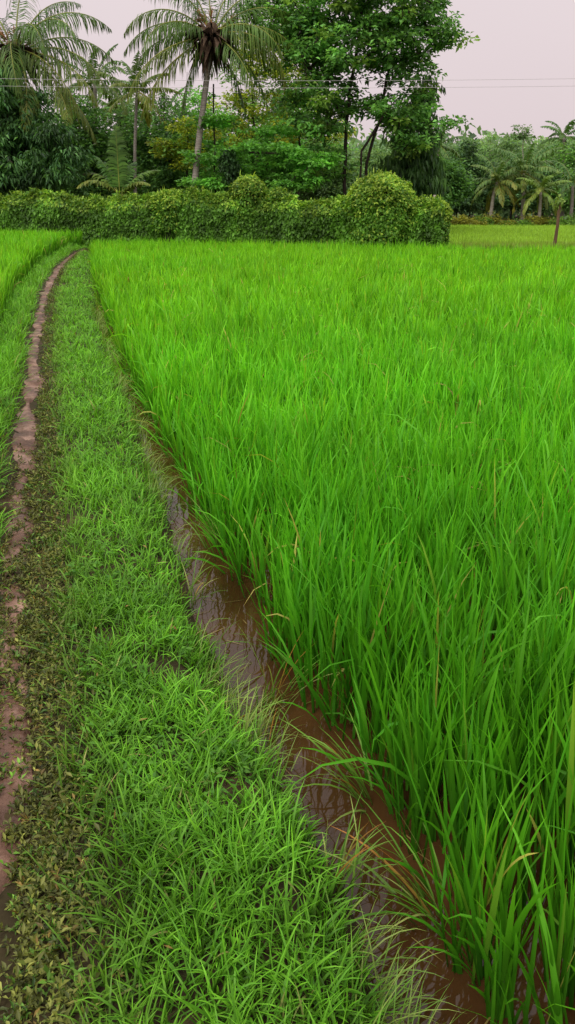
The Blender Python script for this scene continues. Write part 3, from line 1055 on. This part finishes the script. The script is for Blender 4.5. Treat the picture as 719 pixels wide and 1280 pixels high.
# vine-hung dead stem
make_tree('vine_hung_stem', 'narrow dark column of creeper hanging from a stem right of the tiered tree', 'tree', [[gpt(286, 36.5), at(286, 195, 36.5)]],
          [E(286, 212, 8, 26, 36.5), E(286, 195, 7, 10, 36.5)], 36, 61, 40, 0.14, 0.09, (0.008, 0.022, 0.008), (0.02, 0.055, 0.014), clump_r=0.24, flat=1.2, hang=1.0)


# ------------------------------------------------------------------ palms
def frond(parent, base, az, el, L, bend, col0, col1, npair=46, lw=0.05, ll=0.75, hang=0.9, rw=0.03, yellow=0.0, segl=3, twist=0.0, ragged=0.06):
    g = Geo()
    k = 18
    s = np.linspace(0, 1, k)
    th = el - bend * s ** 1.35                              # elevation along the rachis
    ds = L / (k - 1)
    hx = np.concatenate([[0], np.cumsum(np.cos(th[:-1]) * ds)])
    hz = np.concatenate([[0], np.cumsum(np.sin(th[:-1]) * ds)])
    sway = twist * s ** 2 * L * 0.3
    ca, sa = math.cos(az), math.sin(az)
    pts = np.stack([base[0] + hx * ca - sway * sa, base[1] + hx * sa + sway * ca, base[2] + hz], 1)
    rc = np.array((0.16, 0.17, 0.05)) * (1 - yellow) + yellow * np.array((0.28, 0.2, 0.07))
    tube(g, pts, rw * (1 - 0.85 * s), 5, rc)
    tan = unit(np.gradient(pts, axis=0))
    u = np.linspace(0.13, 1.0, npair)
    seg = np.clip(u * (k - 1), 0, k - 1.001)
    i0 = seg.astype(int)
    f = (seg - i0)[:, None]
    B = pts[i0] * (1 - f) + pts[np.minimum(i0 + 1, k - 1)] * f
    T = tan[i0]
    side0 = unit(np.cross(T, np.array((0, 0, 1.0))))
    prof = np.clip(np.sin(PI * (0.14 + 0.83 * u)), 0.12, 1) ** 0.7
    for sgn in (-1, 1):
        n = npair
        fwd = 0.35 + 0.75 * u
        D = unit(side0 * sgn + T * fwd[:, None] + np.array((0, 0, 1)) * 0.18 + rng.normal(0, 0.17, (n, 3)))
        LL = ll * prof * rng.uniform(0.75, 1.15, n) * np.where(rng.random(n) < ragged, rng.uniform(0.1, 0.5, n), 1)
        m = segl
        P = B.copy()
        rows = [P]
        d = D
        for j in range(m):
            d = unit(d + np.array((0, 0, -1.0)) * hang * (0.35 + 0.5 * j) * rng.uniform(0.75, 1.2, (n, 1)))
            P = P + d * (LL / m)[:, None]
            rows.append(P)
        rows = np.stack(rows, 1)
        wdir = unit(np.cross(D, unit(np.cross(T, D))) + 0.001)
        wdir = unit(T - D * np.sum(T * D, 1, keepdims=True) + np.array((0, 0, 0.35)))
        wp = np.array([0.5] + [1.0] * (m - 1))[None, :, None] * (lw / 2)
        A_ = rows[:, :m] - wdir[:, None] * wp
        B_ = rows[:, :m] + wdir[:, None] * wp
        V = np.concatenate([np.stack([A_, B_], 2).reshape(n, -1, 3), rows[:, m:]], 1)
        t = rng.random(n)[:, None]
        c = np.array(col0) * (1 - t) + np.array(col1) * t
        c = c * rng.uniform(0.8, 1.2, (n, 1))
        yl = np.clip(yellow * (0.4 + 0.9 * u) * rng.uniform(0.4, 1.3, n), 0, 1)[:, None]
        c = c * (1 - yl) + yl * np.array((0.22, 0.19, 0.05))
        mm = 2 * m + 1
        i = np.arange(m - 1) * 2
        qu = np.stack([i, i + 1, i + 3, i + 2], 1)
        tr = np.array([[2 * m - 2, 2 * m - 1, 2 * m]])
        off = (np.arange(n) * mm)[:, None, None]
        g.add(V.reshape(-1, 3), (qu[None] + off).reshape(-1, 4), (tr[None] + off).reshape(-1, 3), np.repeat(c, mm, 0))
    return g.build('frond', M['frond'], parent)


PC0, PC1 = (0.024, 0.058, 0.014), (0.065, 0.125, 0.030)


def palm(label, trunk, r0, r1, fronds, seedv, bark='palm_bark', c0=PC0, c1=PC1, nuts=0, name='coconut_palm', group=None, husk=False, lw=0.05, ll=0.75, npair=44, hang=0.9, ragged=0.06):
    """trunk: centre line points; fronds: list of (azimuth, elevation, length, bend, yellow)"""
    global rng
    keep = rng
    rng = np.random.default_rng(seedv)
    trunk = np.array(trunk, float)
    # resample the trunk smoothly
    tt = np.linspace(0, len(trunk) - 1, 26)
    tr = np.stack([np.interp(tt, np.arange(len(trunk)), trunk[:, i]) for i in range(3)], 1)
    for _ in range(4):
        tr[1:-1] = (tr[:-2] + 2 * tr[1:-1] + tr[2:]) / 4
    root = thing(name, trunk[0], label, 'palm', group)
    s = np.linspace(0, 1, 26)
    rad = r0 + (r1 - r0) * s ** 0.6 + 0.35 * r0 * np.exp(-s * 14)
    rad = rad * (1 + 0.03 * np.sin(np.arange(26) * 2.4))
    g = Geo()
    tube(g, tr, rad, 10)
    g.build('trunk', M[bark], root)
    top = tr[-1]
    for (az, el, L, bend, yel) in fronds:
        b = top + np.array((math.cos(az), math.sin(az), 0)) * r1 * 0.7 + np.array((0, 0, rng.uniform(-0.1, 0.15)))
        frond(root, b, az, el, L, bend, c0, c1, npair=npair, lw=lw, ll=ll * L / 3.6, hang=hang * rng.uniform(0.8, 1.2), rw=0.035 * L / 3.6, yellow=yel, twist=rng.uniform(-0.5, 0.5), ragged=ragged)
    if husk:
        g = Geo()                                           # ragged dry sheaths around the crown base
        n = 150
        az = rng.uniform(0, 2 * PI, n)
        el = rng.uniform(-1.3, 0.5, n)
        D = np.stack([np.cos(az) * np.cos(el), np.sin(az) * np.cos(el), np.sin(el)], 1)
        P = top + D * 0.1 + rng.normal(0, 0.12, (n, 3))
        leaves(g, P, D, rng.normal(0, 1, (n, 3)), rng.uniform(0.5, 1.3, n), rng.uniform(0.1, 0.26, n), np.ones((n, 3)) * 0.5, 0.3, 0.35)
        for a in range(6):                                  # fibrous boots of the old leaf stalks
            q = a / 6 * 2 * PI
            tube(g, [top + np.array((math.cos(q) * .16, math.sin(q) * .16, -.42)), top + np.array((math.cos(q) * .22, math.sin(q) * .22, 0)), top + np.array((math.cos(q) * .12, math.sin(q) * .12, .42))], [.07, .13, .05], 6)
        g.build('dry_sheath', M['husk'], root)
        for a, e_ in ((2.6, 0.75), (3.3, 0.35), (0.3, 0.6), (1.7, 1.2), (3.0, 1.0)):
            g = Geo()                                       # branched flower stalks
            d = np.array((math.cos(a) * math.cos(e_), math.sin(a) * math.cos(e_), math.sin(e_)))
            tube(g, [top, top + d * 0.5, top + d * 0.9 + np.array((0, 0, -.03))], [.03, .025, .015], 5)
            for _ in range(14):
                q = unit(d + rng.normal(0, 0.35, 3))
                st = top + d * rng.uniform(0.45, 0.85)
                tube(g, [st, st + q * 0.22, st + q * 0.42 + np.array((0, 0, -.08))], [.016, .014, .008], 4)
            g.build('flower_stalk', M['flower'], root)
    for a in range(nuts):
        g = Geo()
        q = a / nuts * 2 * PI + rng.uniform(-.3, .3)
        c = top + np.array((math.cos(q) * 0.34, math.sin(q) * 0.34, -0.28 + rng.uniform(-.14, .14)))
        ph = np.linspace(0, PI, 7)
        tube(g, [c + np.array((0, 0, 0.16 * math.cos(p))) for p in ph], [max(0.005, 0.125 * math.sin(p)) for p in ph], 9)
        g.build('coconut', M['nut'], root)
    rng = keep
    return root


def az_of(deg):
    return R(deg)


# main leaning palm; azimuth 0 = to the right in the picture, 180 = left, 90 = away, 270 = towards the viewer
Ym = 37
mp = [at(241, 262, Ym), at(243, 235, Ym), at(248, 180, Ym), at(256, 120, Ym), at(261, 75, Ym), at(265, 44, Ym)]
mp[0][2] = -0.05
FR = [  # az, elevation, length, bend, yellow
    (178, 0.75, 4.1, 1.75, .15), (186, 0.35, 3.9, 1.35, .1), (170, 0.10, 3.7, 1.15, .1), (196, -0.15, 4.5, 1.10, .35), (205, -0.45, 4.4, 0.85, .5),
    (165, 1.05, 4.2, 1.45, .05), (150, 1.25, 4.0, 1.3, 0), (100, 1.35, 3.8, 1.0, 0), (60, 1.2, 3.9, 1.3, 0), (30, 1.0, 4.1, 1.4, .05),
    (5, 0.75, 4.0, 1.45, .1), (-8, 0.30, 3.8, 1.25, .2), (12, -0.05, 4.0, 1.20, .15), (-25, 0.15, 4.2, 1.75, .35), (-50, -0.35, 3.6, 1.1, .1),
    (-15, -0.55, 3.6, 0.8, .05), (200, -0.95, 3.3, 0.5, .1), (222, 0.35, 3.9, 1.5, .1), (330, 0.3, 3.8, 1.6, .1), (90, 0.3, 3.6, 1.5, .1), (130, 0.4, 3.8, 1.6, .1), (340, -0.95, 3.2, 0.5, 0)]
palm('tall leaning coconut palm with grey trunk and shaggy brown crown base, behind the hedge', mp, 0.15, 0.105,
     [(R(a), e_, l * .96, b * 1.05, y) for a, e_, l, b, y in FR], 301, nuts=7, husk=True, hang=1.6, ll=1.0, npair=56, lw=.037, ragged=.14)

# big palm at the top left
Yp = 38.5
lp = [gpt(20, Yp), at(18, 170, Yp), at(18, 110, Yp), at(19, 66, Yp)]
FR = [(0, 0.9, 4.3, 1.6, .05), (12, 0.55, 4.2, 1.4, .1), (-5, 0.25, 4.3, 1.45, .15), (-20, -0.05, 4.4, 1.1, .35), (-35, -0.3, 4.4, 1.0, .3), (-60, -0.5, 4.3, 0.8, .3), (-15, -0.5, 4.6, .8, .35),
      (40, 1.1, 4.2, 1.2, 0), (80, 1.35, 4.2, .9, 0), (140, 1.2, 4.2, 1.2, 0), (180, 0.9, 4.3, 1.5, 0), (195, 0.4, 4.2, 1.4, .1), (210, -0.1, 4.2, 1.2, .2), (250, -0.5, 4.2, .8, .2), (280, 0.1, 4.2, 1.6, .1),
      (300, 0.6, 4.2, 1.7, .05), (100, 0.5, 4, 1.5, 0), (330, 0.7, 4.2, 1.6, .05), (160, 0.1, 4, 1.3, .1), (320, -0.2, 4.3, 1.2, .3)]
palm('big coconut palm with long drooping fronds at the top left corner', lp, 0.2, 0.14, [(R(a), e_, l * 1.0, b * 1.05, y) for a, e_, l, b, y in FR], 302, nuts=5, husk=True, hang=1.5, ll=0.95, npair=56, lw=.042, ragged=.14)


def generic_fronds(n, L, seedv, lo=-0.5, hi=1.35, yel=0.15, bend=1.3):
    r = random.Random(seedv)
    o = []
    for i in range(n):
        t = i / (n - 1)
        o.append((i * 2.39996, hi + (lo - hi) * t + r.uniform(-.1, .1), L * r.uniform(.85, 1.1), bend * r.uniform(.75, 1.2), yel * t * r.uniform(.3, 1.6)))
    return o


def simple_palm(label, px, pyc, Yq, L, nf, seedv, r0=.14, r1=.1, lean=0, **kw):
    fk = {k: kw.pop(k) for k in ('lo', 'hi', 'yel', 'bend') if k in kw}
    return palm(label, [gpt(px + lean, Yq), at(px + lean * .6, (255 + pyc) / 2, Yq), at(px, pyc, Yq)], r0, r1, generic_fronds(nf, L, seedv, **fk), seedv, **kw)


simple_palm('small distant palm with upright fronds right of the big corner palm', 119, 104, 50, 2.6, 15, 311, npair=30, lw=.07)
simple_palm('slim palm with a thin bare stem and short spiky crown left of the leaning palm', 171, 118, 45, 2.2, 14, 312, .09, .07, -4, npair=30, lw=.07, hi=1.5, bend=1.0, yel=.5)
simple_palm('dim palm with hanging fronds between the small palm and the slim stemmed palm', 148, 142, 54, 3.0, 13, 313, npair=30, lw=.08)
simple_palm('faint palm crown behind the left hanging fronds of the leaning palm', 205, 150, 55, 2.6, 13, 314, npair=28, lw=.08)

# young trunkless palm behind the hedge
Yy = 35.4
yp = [at(150, 256, Yy), at(150, 250, Yy), at(150, 246, Yy)]
yp[0][2] = -0.05
palm('young trunkless palm with one tall upright frond just behind the hedge', yp, .16, .12,
     [(R(100), 1.5, 2.5, .12, .05), (R(25), 1.0, 1.9, 1.1, .1), (R(160), 0.9, 2.1, 1.5, .3), (R(205), 0.75, 1.8, 1.6, .5), (R(-30), .95, 1.6, 1.5, .45), (R(60), 1.2, 1.8, .9, 0), (R(140), 1.2, 1.9, .8, 0)],
     321, c0=(0.022, 0.062, 0.012), c1=(0.06, 0.125, 0.024), name='young_palm', ragged=.12, ll=.85, lw=.075, hang=.5, npair=50)

# far right palms
simple_palm('bushy young palm with orange tipped lower fronds at the far field edge', 622, 228, 60, 2.5, 20, 331, .14, .1, -8, npair=30, lw=.09, yel=.7, lo=-.4, bark='pale_bark', c0=GG0, c1=GG1)
simple_palm('young coconut palm with pale trunk and spreading crown at the far field edge', 655, 217, 61, 2.9, 20, 332, .15, .11, 0, npair=30, lw=.09, yel=.35, lo=-.4, bark='pale_bark', c0=GG0, c1=GG1)
simple_palm('short yellowish palm in front of the pale trunked young palm', 676, 240, 59, 1.9, 14, 333, .12, .1, 0, npair=26, lw=.09, yel=.5, bark='pale_bark', c0=(.07, .13, .03), c1=(.13, .2, .05))
simple_palm('thin tall palm on a pale stem left of the far trees, beyond the hedge end', 548, 182, 58, 2.2, 12, 334, .1, .08, -4, npair=26, lw=.09, bark='pale_bark', c0=GG0, c1=GG1)
simple_palm('tall palm standing above the far trees near the right edge', 705, 172, 74, 2.2, 15, 335, .16, .12, 0, npair=26, lw=.1, c0=GG0, c1=GG1)
simple_palm('low palm with grey green fronds at the right edge of the far field', 716, 232, 61, 2.6, 14, 336, .14, .1, 0, npair=26, lw=.09, c0=GG0, c1=GG1)

# far right trees
FT = [(560, 68, 185, 22, 'narrow dark feathery tree first behind the hedge end', 0), (588, 66, 178, 26, 'dark feathery tree leftmost in the far wood, beside the sky gap', 0), (612, 78, 168, 30, 'rounded grey green tree behind the orange tipped palm', 2),
      (640, 76, 170, 30, 'grey green tree above the pale trunked palm', 2), (668, 78, 174, 30, 'paler tree between the wispy tree and the tall palm', 2), (700, 72, 180, 34, 'broad green tree below the tall palm at the right edge', 1),
      (735, 72, 172, 40, 'tree cut off by the right edge of the picture', 2), (606, 66, 205, 30, 'low dark tree just left of the orange tipped palm', 0), (640, 67, 205, 30, 'low dark tree directly behind the two young palms', 0),
      (680, 66, 208, 30, 'low shadowy tree right of the young palms', 0), (715, 65, 215, 26, 'low green bushy tree at the right edge behind the post', 1), (572, 62, 215, 24, 'low dark tree beside the hedge end at the far field', 0)]
for i, (px, Yq, top, wd, lab, pal) in enumerate(FT):
    zt = 262 - top
    c = [((.016, .045, .018), (.045, .10, .035)), ((.03, .085, .02), (.075, .17, .04)), (GG0, GG1)][pal]
    els = [E(px, top + zt * .28, wd * .7, zt * .28, Yq), E(px - wd * .4, top + zt * .55, wd * .6, zt * .28, Yq), E(px + wd * .4, top + zt * .58, wd * .6, zt * .3, Yq), E(px, top + zt * .82, wd * .9, zt * .18, Yq - .6)]
    make_tree('far_tree', lab, 'tree', [[gpt(px, Yq), at(px + 1, top + zt * .5, Yq), at(px, top + zt * .15, Yq)]], els, 130, 80 + i, 34, 0.30, 0.15, c[0], c[1], clump_r=0.6, flat=0.65,
              group='trees beyond the far field', bark='bark' if pal == 0 else 'pale_bark', cvar=.3)
make_tree('wispy_tree', 'thin wispy tree poking above the far wood', 'tree', [[gpt(653, 74), at(654, 200, 74), at(654, 160, 74)]], [E(654, 163, 10, 8, 74), E(646, 172, 6, 5, 74), E(662, 172, 6, 6, 74)], 26, 99, 16, .26, .14, GG0, GG1, bark='pale_bark', clump_r=.4)


# scrub along the far field edge
for i in range(14):
    px = 556 + i * 12.5 + random.uniform(-3, 3)
    Yq = 58.5 + random.uniform(-.6, .8)
    b = gpt(px, Yq)
    yel = i in (0, 1, 2, 3, 5, 6, 9, 10)
    hh = random.uniform(.35, .75)
    lab = ['yellowish scrub bush', 'green scrub bush'][0 if yel else 1]
    where = ['nearest the hedge end', 'second from the hedge end', 'third from the hedge end', 'fourth from the hedge end', 'left of the orange tipped palm stem', 'below the orange tipped palm', 'just left of the pale palm trunk', 'at the foot of the pale palm trunk',
             'right of the pale palm trunk', 'under the short yellowish palm', 'right of the short yellowish palm', 'left of the wooden post', 'just right of the wooden post', 'at the right edge of the picture'][i]
    make_tree('scrub_bush', lab + ' at the far field edge, ' + where, 'bush', [[b, b + np.array((0.05, 0, hh * .6))]], [(b + np.array((0, 0, hh * .75)), np.array((.6, .5, hh * .6))), (b + np.array((.35, -.1, hh * .55)), np.array((.4, .4, hh * .5)))],
              26, 130 + i, 26, .2, .07, (.06, .08, .010) if yel else (.03, .08, .012), (.12, .14, .02) if yel else (.07, .15, .02), clump_r=.28, flat=.8, minr=.006, up=.4, group='scrub along the far field edge')

# the wood that closes the view far behind
g = Geo()
n = 60000
a = rng.uniform(-0.62, 0.75, n)
d = rng.uniform(92, 120, n)
x, y = d * np.sin(a), d * np.cos(a)
hmax = 6.5 + 3.0 * fbm(x * 0.12, y * 0.12, 401)
z = hmax * rng.random(n) ** 0.7
P = np.stack([x, y, z], 1) + rng.normal(0, .3, (n, 3))
br = (0.6 + 0.8 * fbm(x * .5 + z * .6, y * .5 - z * .4, 411))[:, None]
leaves(g, P, rng.normal(0, 1, (n, 3)), rng.normal(0, .5, (n, 3)) + np.array((0, -.3, 1)), rng.uniform(.6, 1.1, n), rng.uniform(.4, .7, n), colmix(n, (.03, .07, .03), (.07, .13, .05)) * br, .2, .2)
tag(g.build('woods', M['leaf']), 'distant green wood closing the view behind the far trees', 'woods', kind='stuff')


# ------------------------------------------------------------------ the overgrown wall
def hedge():
    x0, x1 = -19.0, 5.0
    root = thing('vine_covered_wall', (-5, float(hedge_y(-5)), 0), 'long low wall smothered in green creeper across the end of the paddy', 'hedge')
    n = 75000
    x = rng.uniform(x0, x1, n)

    def top(x):
        return np.interp(x, [-19, -8, -5, -3.5, -2.2, -1, 0.5, 2, 5.2], [1.72, 1.70, 1.62, 1.85, 1.62, 1.55, 1.5, 1.55, 1.5]) + 0.26 * (fbm(x * 0.9, x * 0, 501) - 0.5) + 0.30 * (fbm(x * 4.2, x * 0, 503) - 0.5)
    ht = top(x)
    depth = 0.42
    # choose a face: front (towards viewer), top, back
    f = rng.random(n)
    u = rng.random(n)
    bump = 0.30 * (fbm(x * 1.6, u * 3.2 + 7, 511, 4) - 0.35)
    front = f < 0.62
    topf = (f >= 0.62) & (f < 0.87)
    yy = np.where(front, -depth - bump, np.where(topf, rng.uniform(-depth, depth, n), depth + bump))
    zz = np.where(topf, ht + 0.6 * bump + rng.random(n) ** 4 * 0.14, u * ht)
    # round the shoulder
    sh = smooth(ht - 0.35, ht, zz)
    yy = np.where(topf, yy, yy * (1 - 0.35 * sh ** 2))
    zz = np.where(topf, zz - 0.22 * (np.abs(yy) / depth) ** 3, zz)
    inner = rng.random(n) ** 2 * 0.16
    yy = yy * (1 - inner)
    nx_ = 0.31
    P = np.stack([x - yy * 0.0, hedge_y(x) + yy, zz], 1) + rng.normal(0, 0.02, (n, 3))
    out_ = np.stack([jit(n, .5), np.where(topf, 0, np.sign(yy)) + jit(n, .4), np.where(topf, 1.0, .35) + jit(n, .4)], 1)
    D = np.stack([jit(n, .7), np.where(topf, jit(n, .6), np.sign(yy) * .5), np.where(topf, .3, -.45) + jit(n, .5)], 1)
    cl_ = (0.35 + 1.3 * fbm(x * 3.3, zz * 1.6, 521))[:, None]
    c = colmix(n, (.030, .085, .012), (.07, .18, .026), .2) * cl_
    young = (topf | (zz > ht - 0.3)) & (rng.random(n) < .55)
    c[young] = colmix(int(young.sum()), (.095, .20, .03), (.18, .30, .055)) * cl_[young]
    g = Geo()
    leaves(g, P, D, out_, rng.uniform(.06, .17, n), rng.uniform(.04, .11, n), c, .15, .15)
    # loose shoots above the top
    m = 1500
    xs = rng.uniform(x0, x1, m)
    blades(g, np.stack([xs, hedge_y(xs) + rng.uniform(-.35, .35, m), top(xs) - .05], 1), rng.uniform(0, 2 * PI, m), np.abs(jit(m, .4)), np.abs(jit(m, 1)), rng.uniform(.12, .4, m), np.full(m, .035), 3,
           colmix(m, (.05, .12, .02), (.07, .15, .03)), colmix(m, (.11, .22, .04), (.17, .28, .06)))
    g.build('creeper', M['vine'], root)
    g = Geo()
    xs = np.linspace(x0, x1, 60)
    hw = top(xs) - 0.25
    fy = hedge_y(xs)
    V = []
    for a, b, c_ in zip(xs, fy, hw):
        V += [(a, b - .24, -.1), (a, b - .24, c_), (a, b + .24, c_), (a, b + .24, -.1)]
    q = []
    for i in range(59):
        for j in range(4):
            q.append((i * 4 + j, i * 4 + (j + 1) % 4, i * 4 + 4 + (j + 1) % 4, i * 4 + 4 + j))
    q += [(0, 3, 2, 1), (59 * 4, 59 * 4 + 1, 59 * 4 + 2, 59 * 4 + 3)]
    g.add(V, q)
    g.build('wall', M['wall'], root, False)


hedge()


def mound(px, ytop, wpx, label, seedv, pale=0.55, dy=-.1, low=0.0, n=6500):
    Yq0 = 30.0
    X0 = at(px, 250, Yq0)[0]
    Yq = float(hedge_y(X0)) + dy
    X0 = at(px, 250, Yq)[0]
    zt = at(px, ytop, Yq)[2]
    rw = wpx / ppm(Yq) / 2
    root = thing('creeper_mound', (X0, Yq, 0), label, 'bush', None)
    r = np.random.default_rng(seedv)
    # a bulging column: radius profile over height, rounded top
    cz = zt - rw * .95
    d = unit(r.normal(0, 1, (n, 3)))
    topn = r.random(n) < .55
    d[:, 2] = np.where(topn, np.abs(d[:, 2]), d[:, 2])
    az = np.arctan2(d[:, 1], d[:, 0])
    bump = 1 + .34 * (fbm(az * 2.2 + 9, d[:, 2] * 3 + seedv, seedv) - .5) * 2 * .6
    sh = (1 - r.random(n) ** 2 * .14) * bump
    P = np.where(topn[:, None], np.stack([d[:, 0] * rw, d[:, 1] * rw * .9, np.abs(d[:, 2]) * rw * .95], 1) * sh[:, None] + np.array((X0, Yq, cz)), 0)
    hh = r.random(n) * (cz - low)
    side = np.stack([np.cos(az) * rw * .97, np.sin(az) * rw * .87, hh * 0], 1) * sh[:, None] * (1 - .12 * (1 - hh / max(cz, .1)))[:, None] + np.stack([np.full(n, X0), np.full(n, Yq), low + hh], 1)
    P = np.where(topn[:, None], P, side) + r.normal(0, .02, (n, 3))
    out_ = np.stack([np.cos(az), np.sin(az), np.where(topn, .9, .35)], 1) + r.normal(0, .4, (n, 3))
    D = np.stack([r.normal(0, .6, n) + .3 * np.cos(az), r.normal(0, .6, n) + .3 * np.sin(az), np.where(topn, 0, -.4) + r.normal(0, .5, n)], 1)
    cl_ = (.6 + .8 * fbm(az * 3, P[:, 2] * 2.5, seedv + 3))[:, None]
    t = r.random((n, 1))
    c = (np.array((.035, .095, .014)) * (1 - t) + np.array((.08, .20, .03)) * t) * cl_
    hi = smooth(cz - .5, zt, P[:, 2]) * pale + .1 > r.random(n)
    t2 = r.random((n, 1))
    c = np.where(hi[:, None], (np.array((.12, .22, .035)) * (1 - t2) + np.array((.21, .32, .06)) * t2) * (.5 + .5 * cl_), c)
    g = Geo()
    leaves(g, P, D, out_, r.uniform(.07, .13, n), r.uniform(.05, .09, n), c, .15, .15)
    q = r.permutation(n)[:n // 45]
    m = len(q)
    blades(g, P[q], r.uniform(0, 2 * PI, m), np.abs(r.normal(.3, .4, m)), np.abs(r.normal(.5, .9, m)), r.uniform(.1, .32, m), np.full(m, .035), 3, c[q] * .7, c[q] * 1.15)
    g.build('creeper', M['vine'], root)
    g = Geo()
    tube(g, [(X0, Yq, -.05), (X0 + .02, Yq, cz * .5), (X0, Yq, cz), (X0, Yq, zt - rw * .35)], [rw * .55, rw * .5, rw * .62, rw * .25], 9)
    g.build('stem', M['wall'], root)


mound(477, 217, 84, 'largest rounded mound of creeper bulging above the hedge near its right end', 601, .6, -.25, .3, 15000)
mound(311, 221, 42, 'tall narrow knob of creeper rising from the middle of the hedge', 602, .6, -.1, .6, 4500)
mound(346, 236, 30, 'small thin creeper knob right of the tall narrow one on the hedge', 603, .3, .1, .7, 2600)
mound(211, 238, 46, 'low swelling of creeper on the hedge below the leaning palm', 604, .5, -.1, .6, 4500)
mound(546, 252, 34, 'pale topped column of creeper ending the hedge at the right', 605, .75, 0, 0, 6000)
mound(512, 247, 40, 'low creeper shoulder between the largest mound and the hedge end', 606, .45, -.1, .4, 5000)

# pale bare stub behind the hedge end
g = Geo()
b = gpt(543, 31.5)
tube(g, [b, b + np.array((.02, 0, .9)), b + np.array((.0, 0, 1.85))], [.055, .05, .045], 8)
tag(g.build('wooden_stake', M['pale_bark']), 'pale bare stake standing behind the hedge end', 'stake')

# post at the right on the bund
b = gpt(698, 28.0)
root = thing('wooden_post', (b[0], b[1], 0), 'rough brown wooden post on the bund at the right edge, beyond the rice', 'post')
g = Geo()
tube(g, [b + np.array(p) for p in ((0, 0, 0), (.02, 0, .4), (.045, 0, .9), (.04, .01, 1.3), (.07, 0, 1.62))], [.062, .056, .05, .052, .040], 9)
g.build('shaft', M['wood'], root)
g = Geo()
n = 70
P = b + np.array((.03, 0, 1.58)) + rng.normal(0, .09, (n, 3))
leaves(g, P, rng.normal(0, 1, (n, 3)), rng.normal(0, .6, (n, 3)) + np.array((0, 0, 1)), rng.uniform(.1, .2, n), rng.uniform(.05, .1, n), colmix(n, (.06, .12, .03), (.12, .2, .05)), .15, .2)
g.build('foliage', M['vine'], root)


# overhead wires
def wire(z_mid, y0, slope, label, sag):
    xs = np.linspace(-45, 45, 61)
    t = xs / 45
    pts = np.stack([xs, y0 + 0 * xs, z_mid + slope * xs + sag * (t ** 2)], 1)
    g = Geo()
    tube(g, pts, np.full(61, .0055), 5)
    tag(g.build('power_cable', M['wire']), label, 'cable', 'overhead cables')


z1 = at(280, 101, 34)[2]
z2 = at(280, 110, 34)[2]
wire(z1, 34, 0.0, 'upper of the two thin pale cables crossing before the palms', 1.3)
wire(z2, 34, 0.0, 'lower of the two thin pale cables crossing before the palms', 1.2)
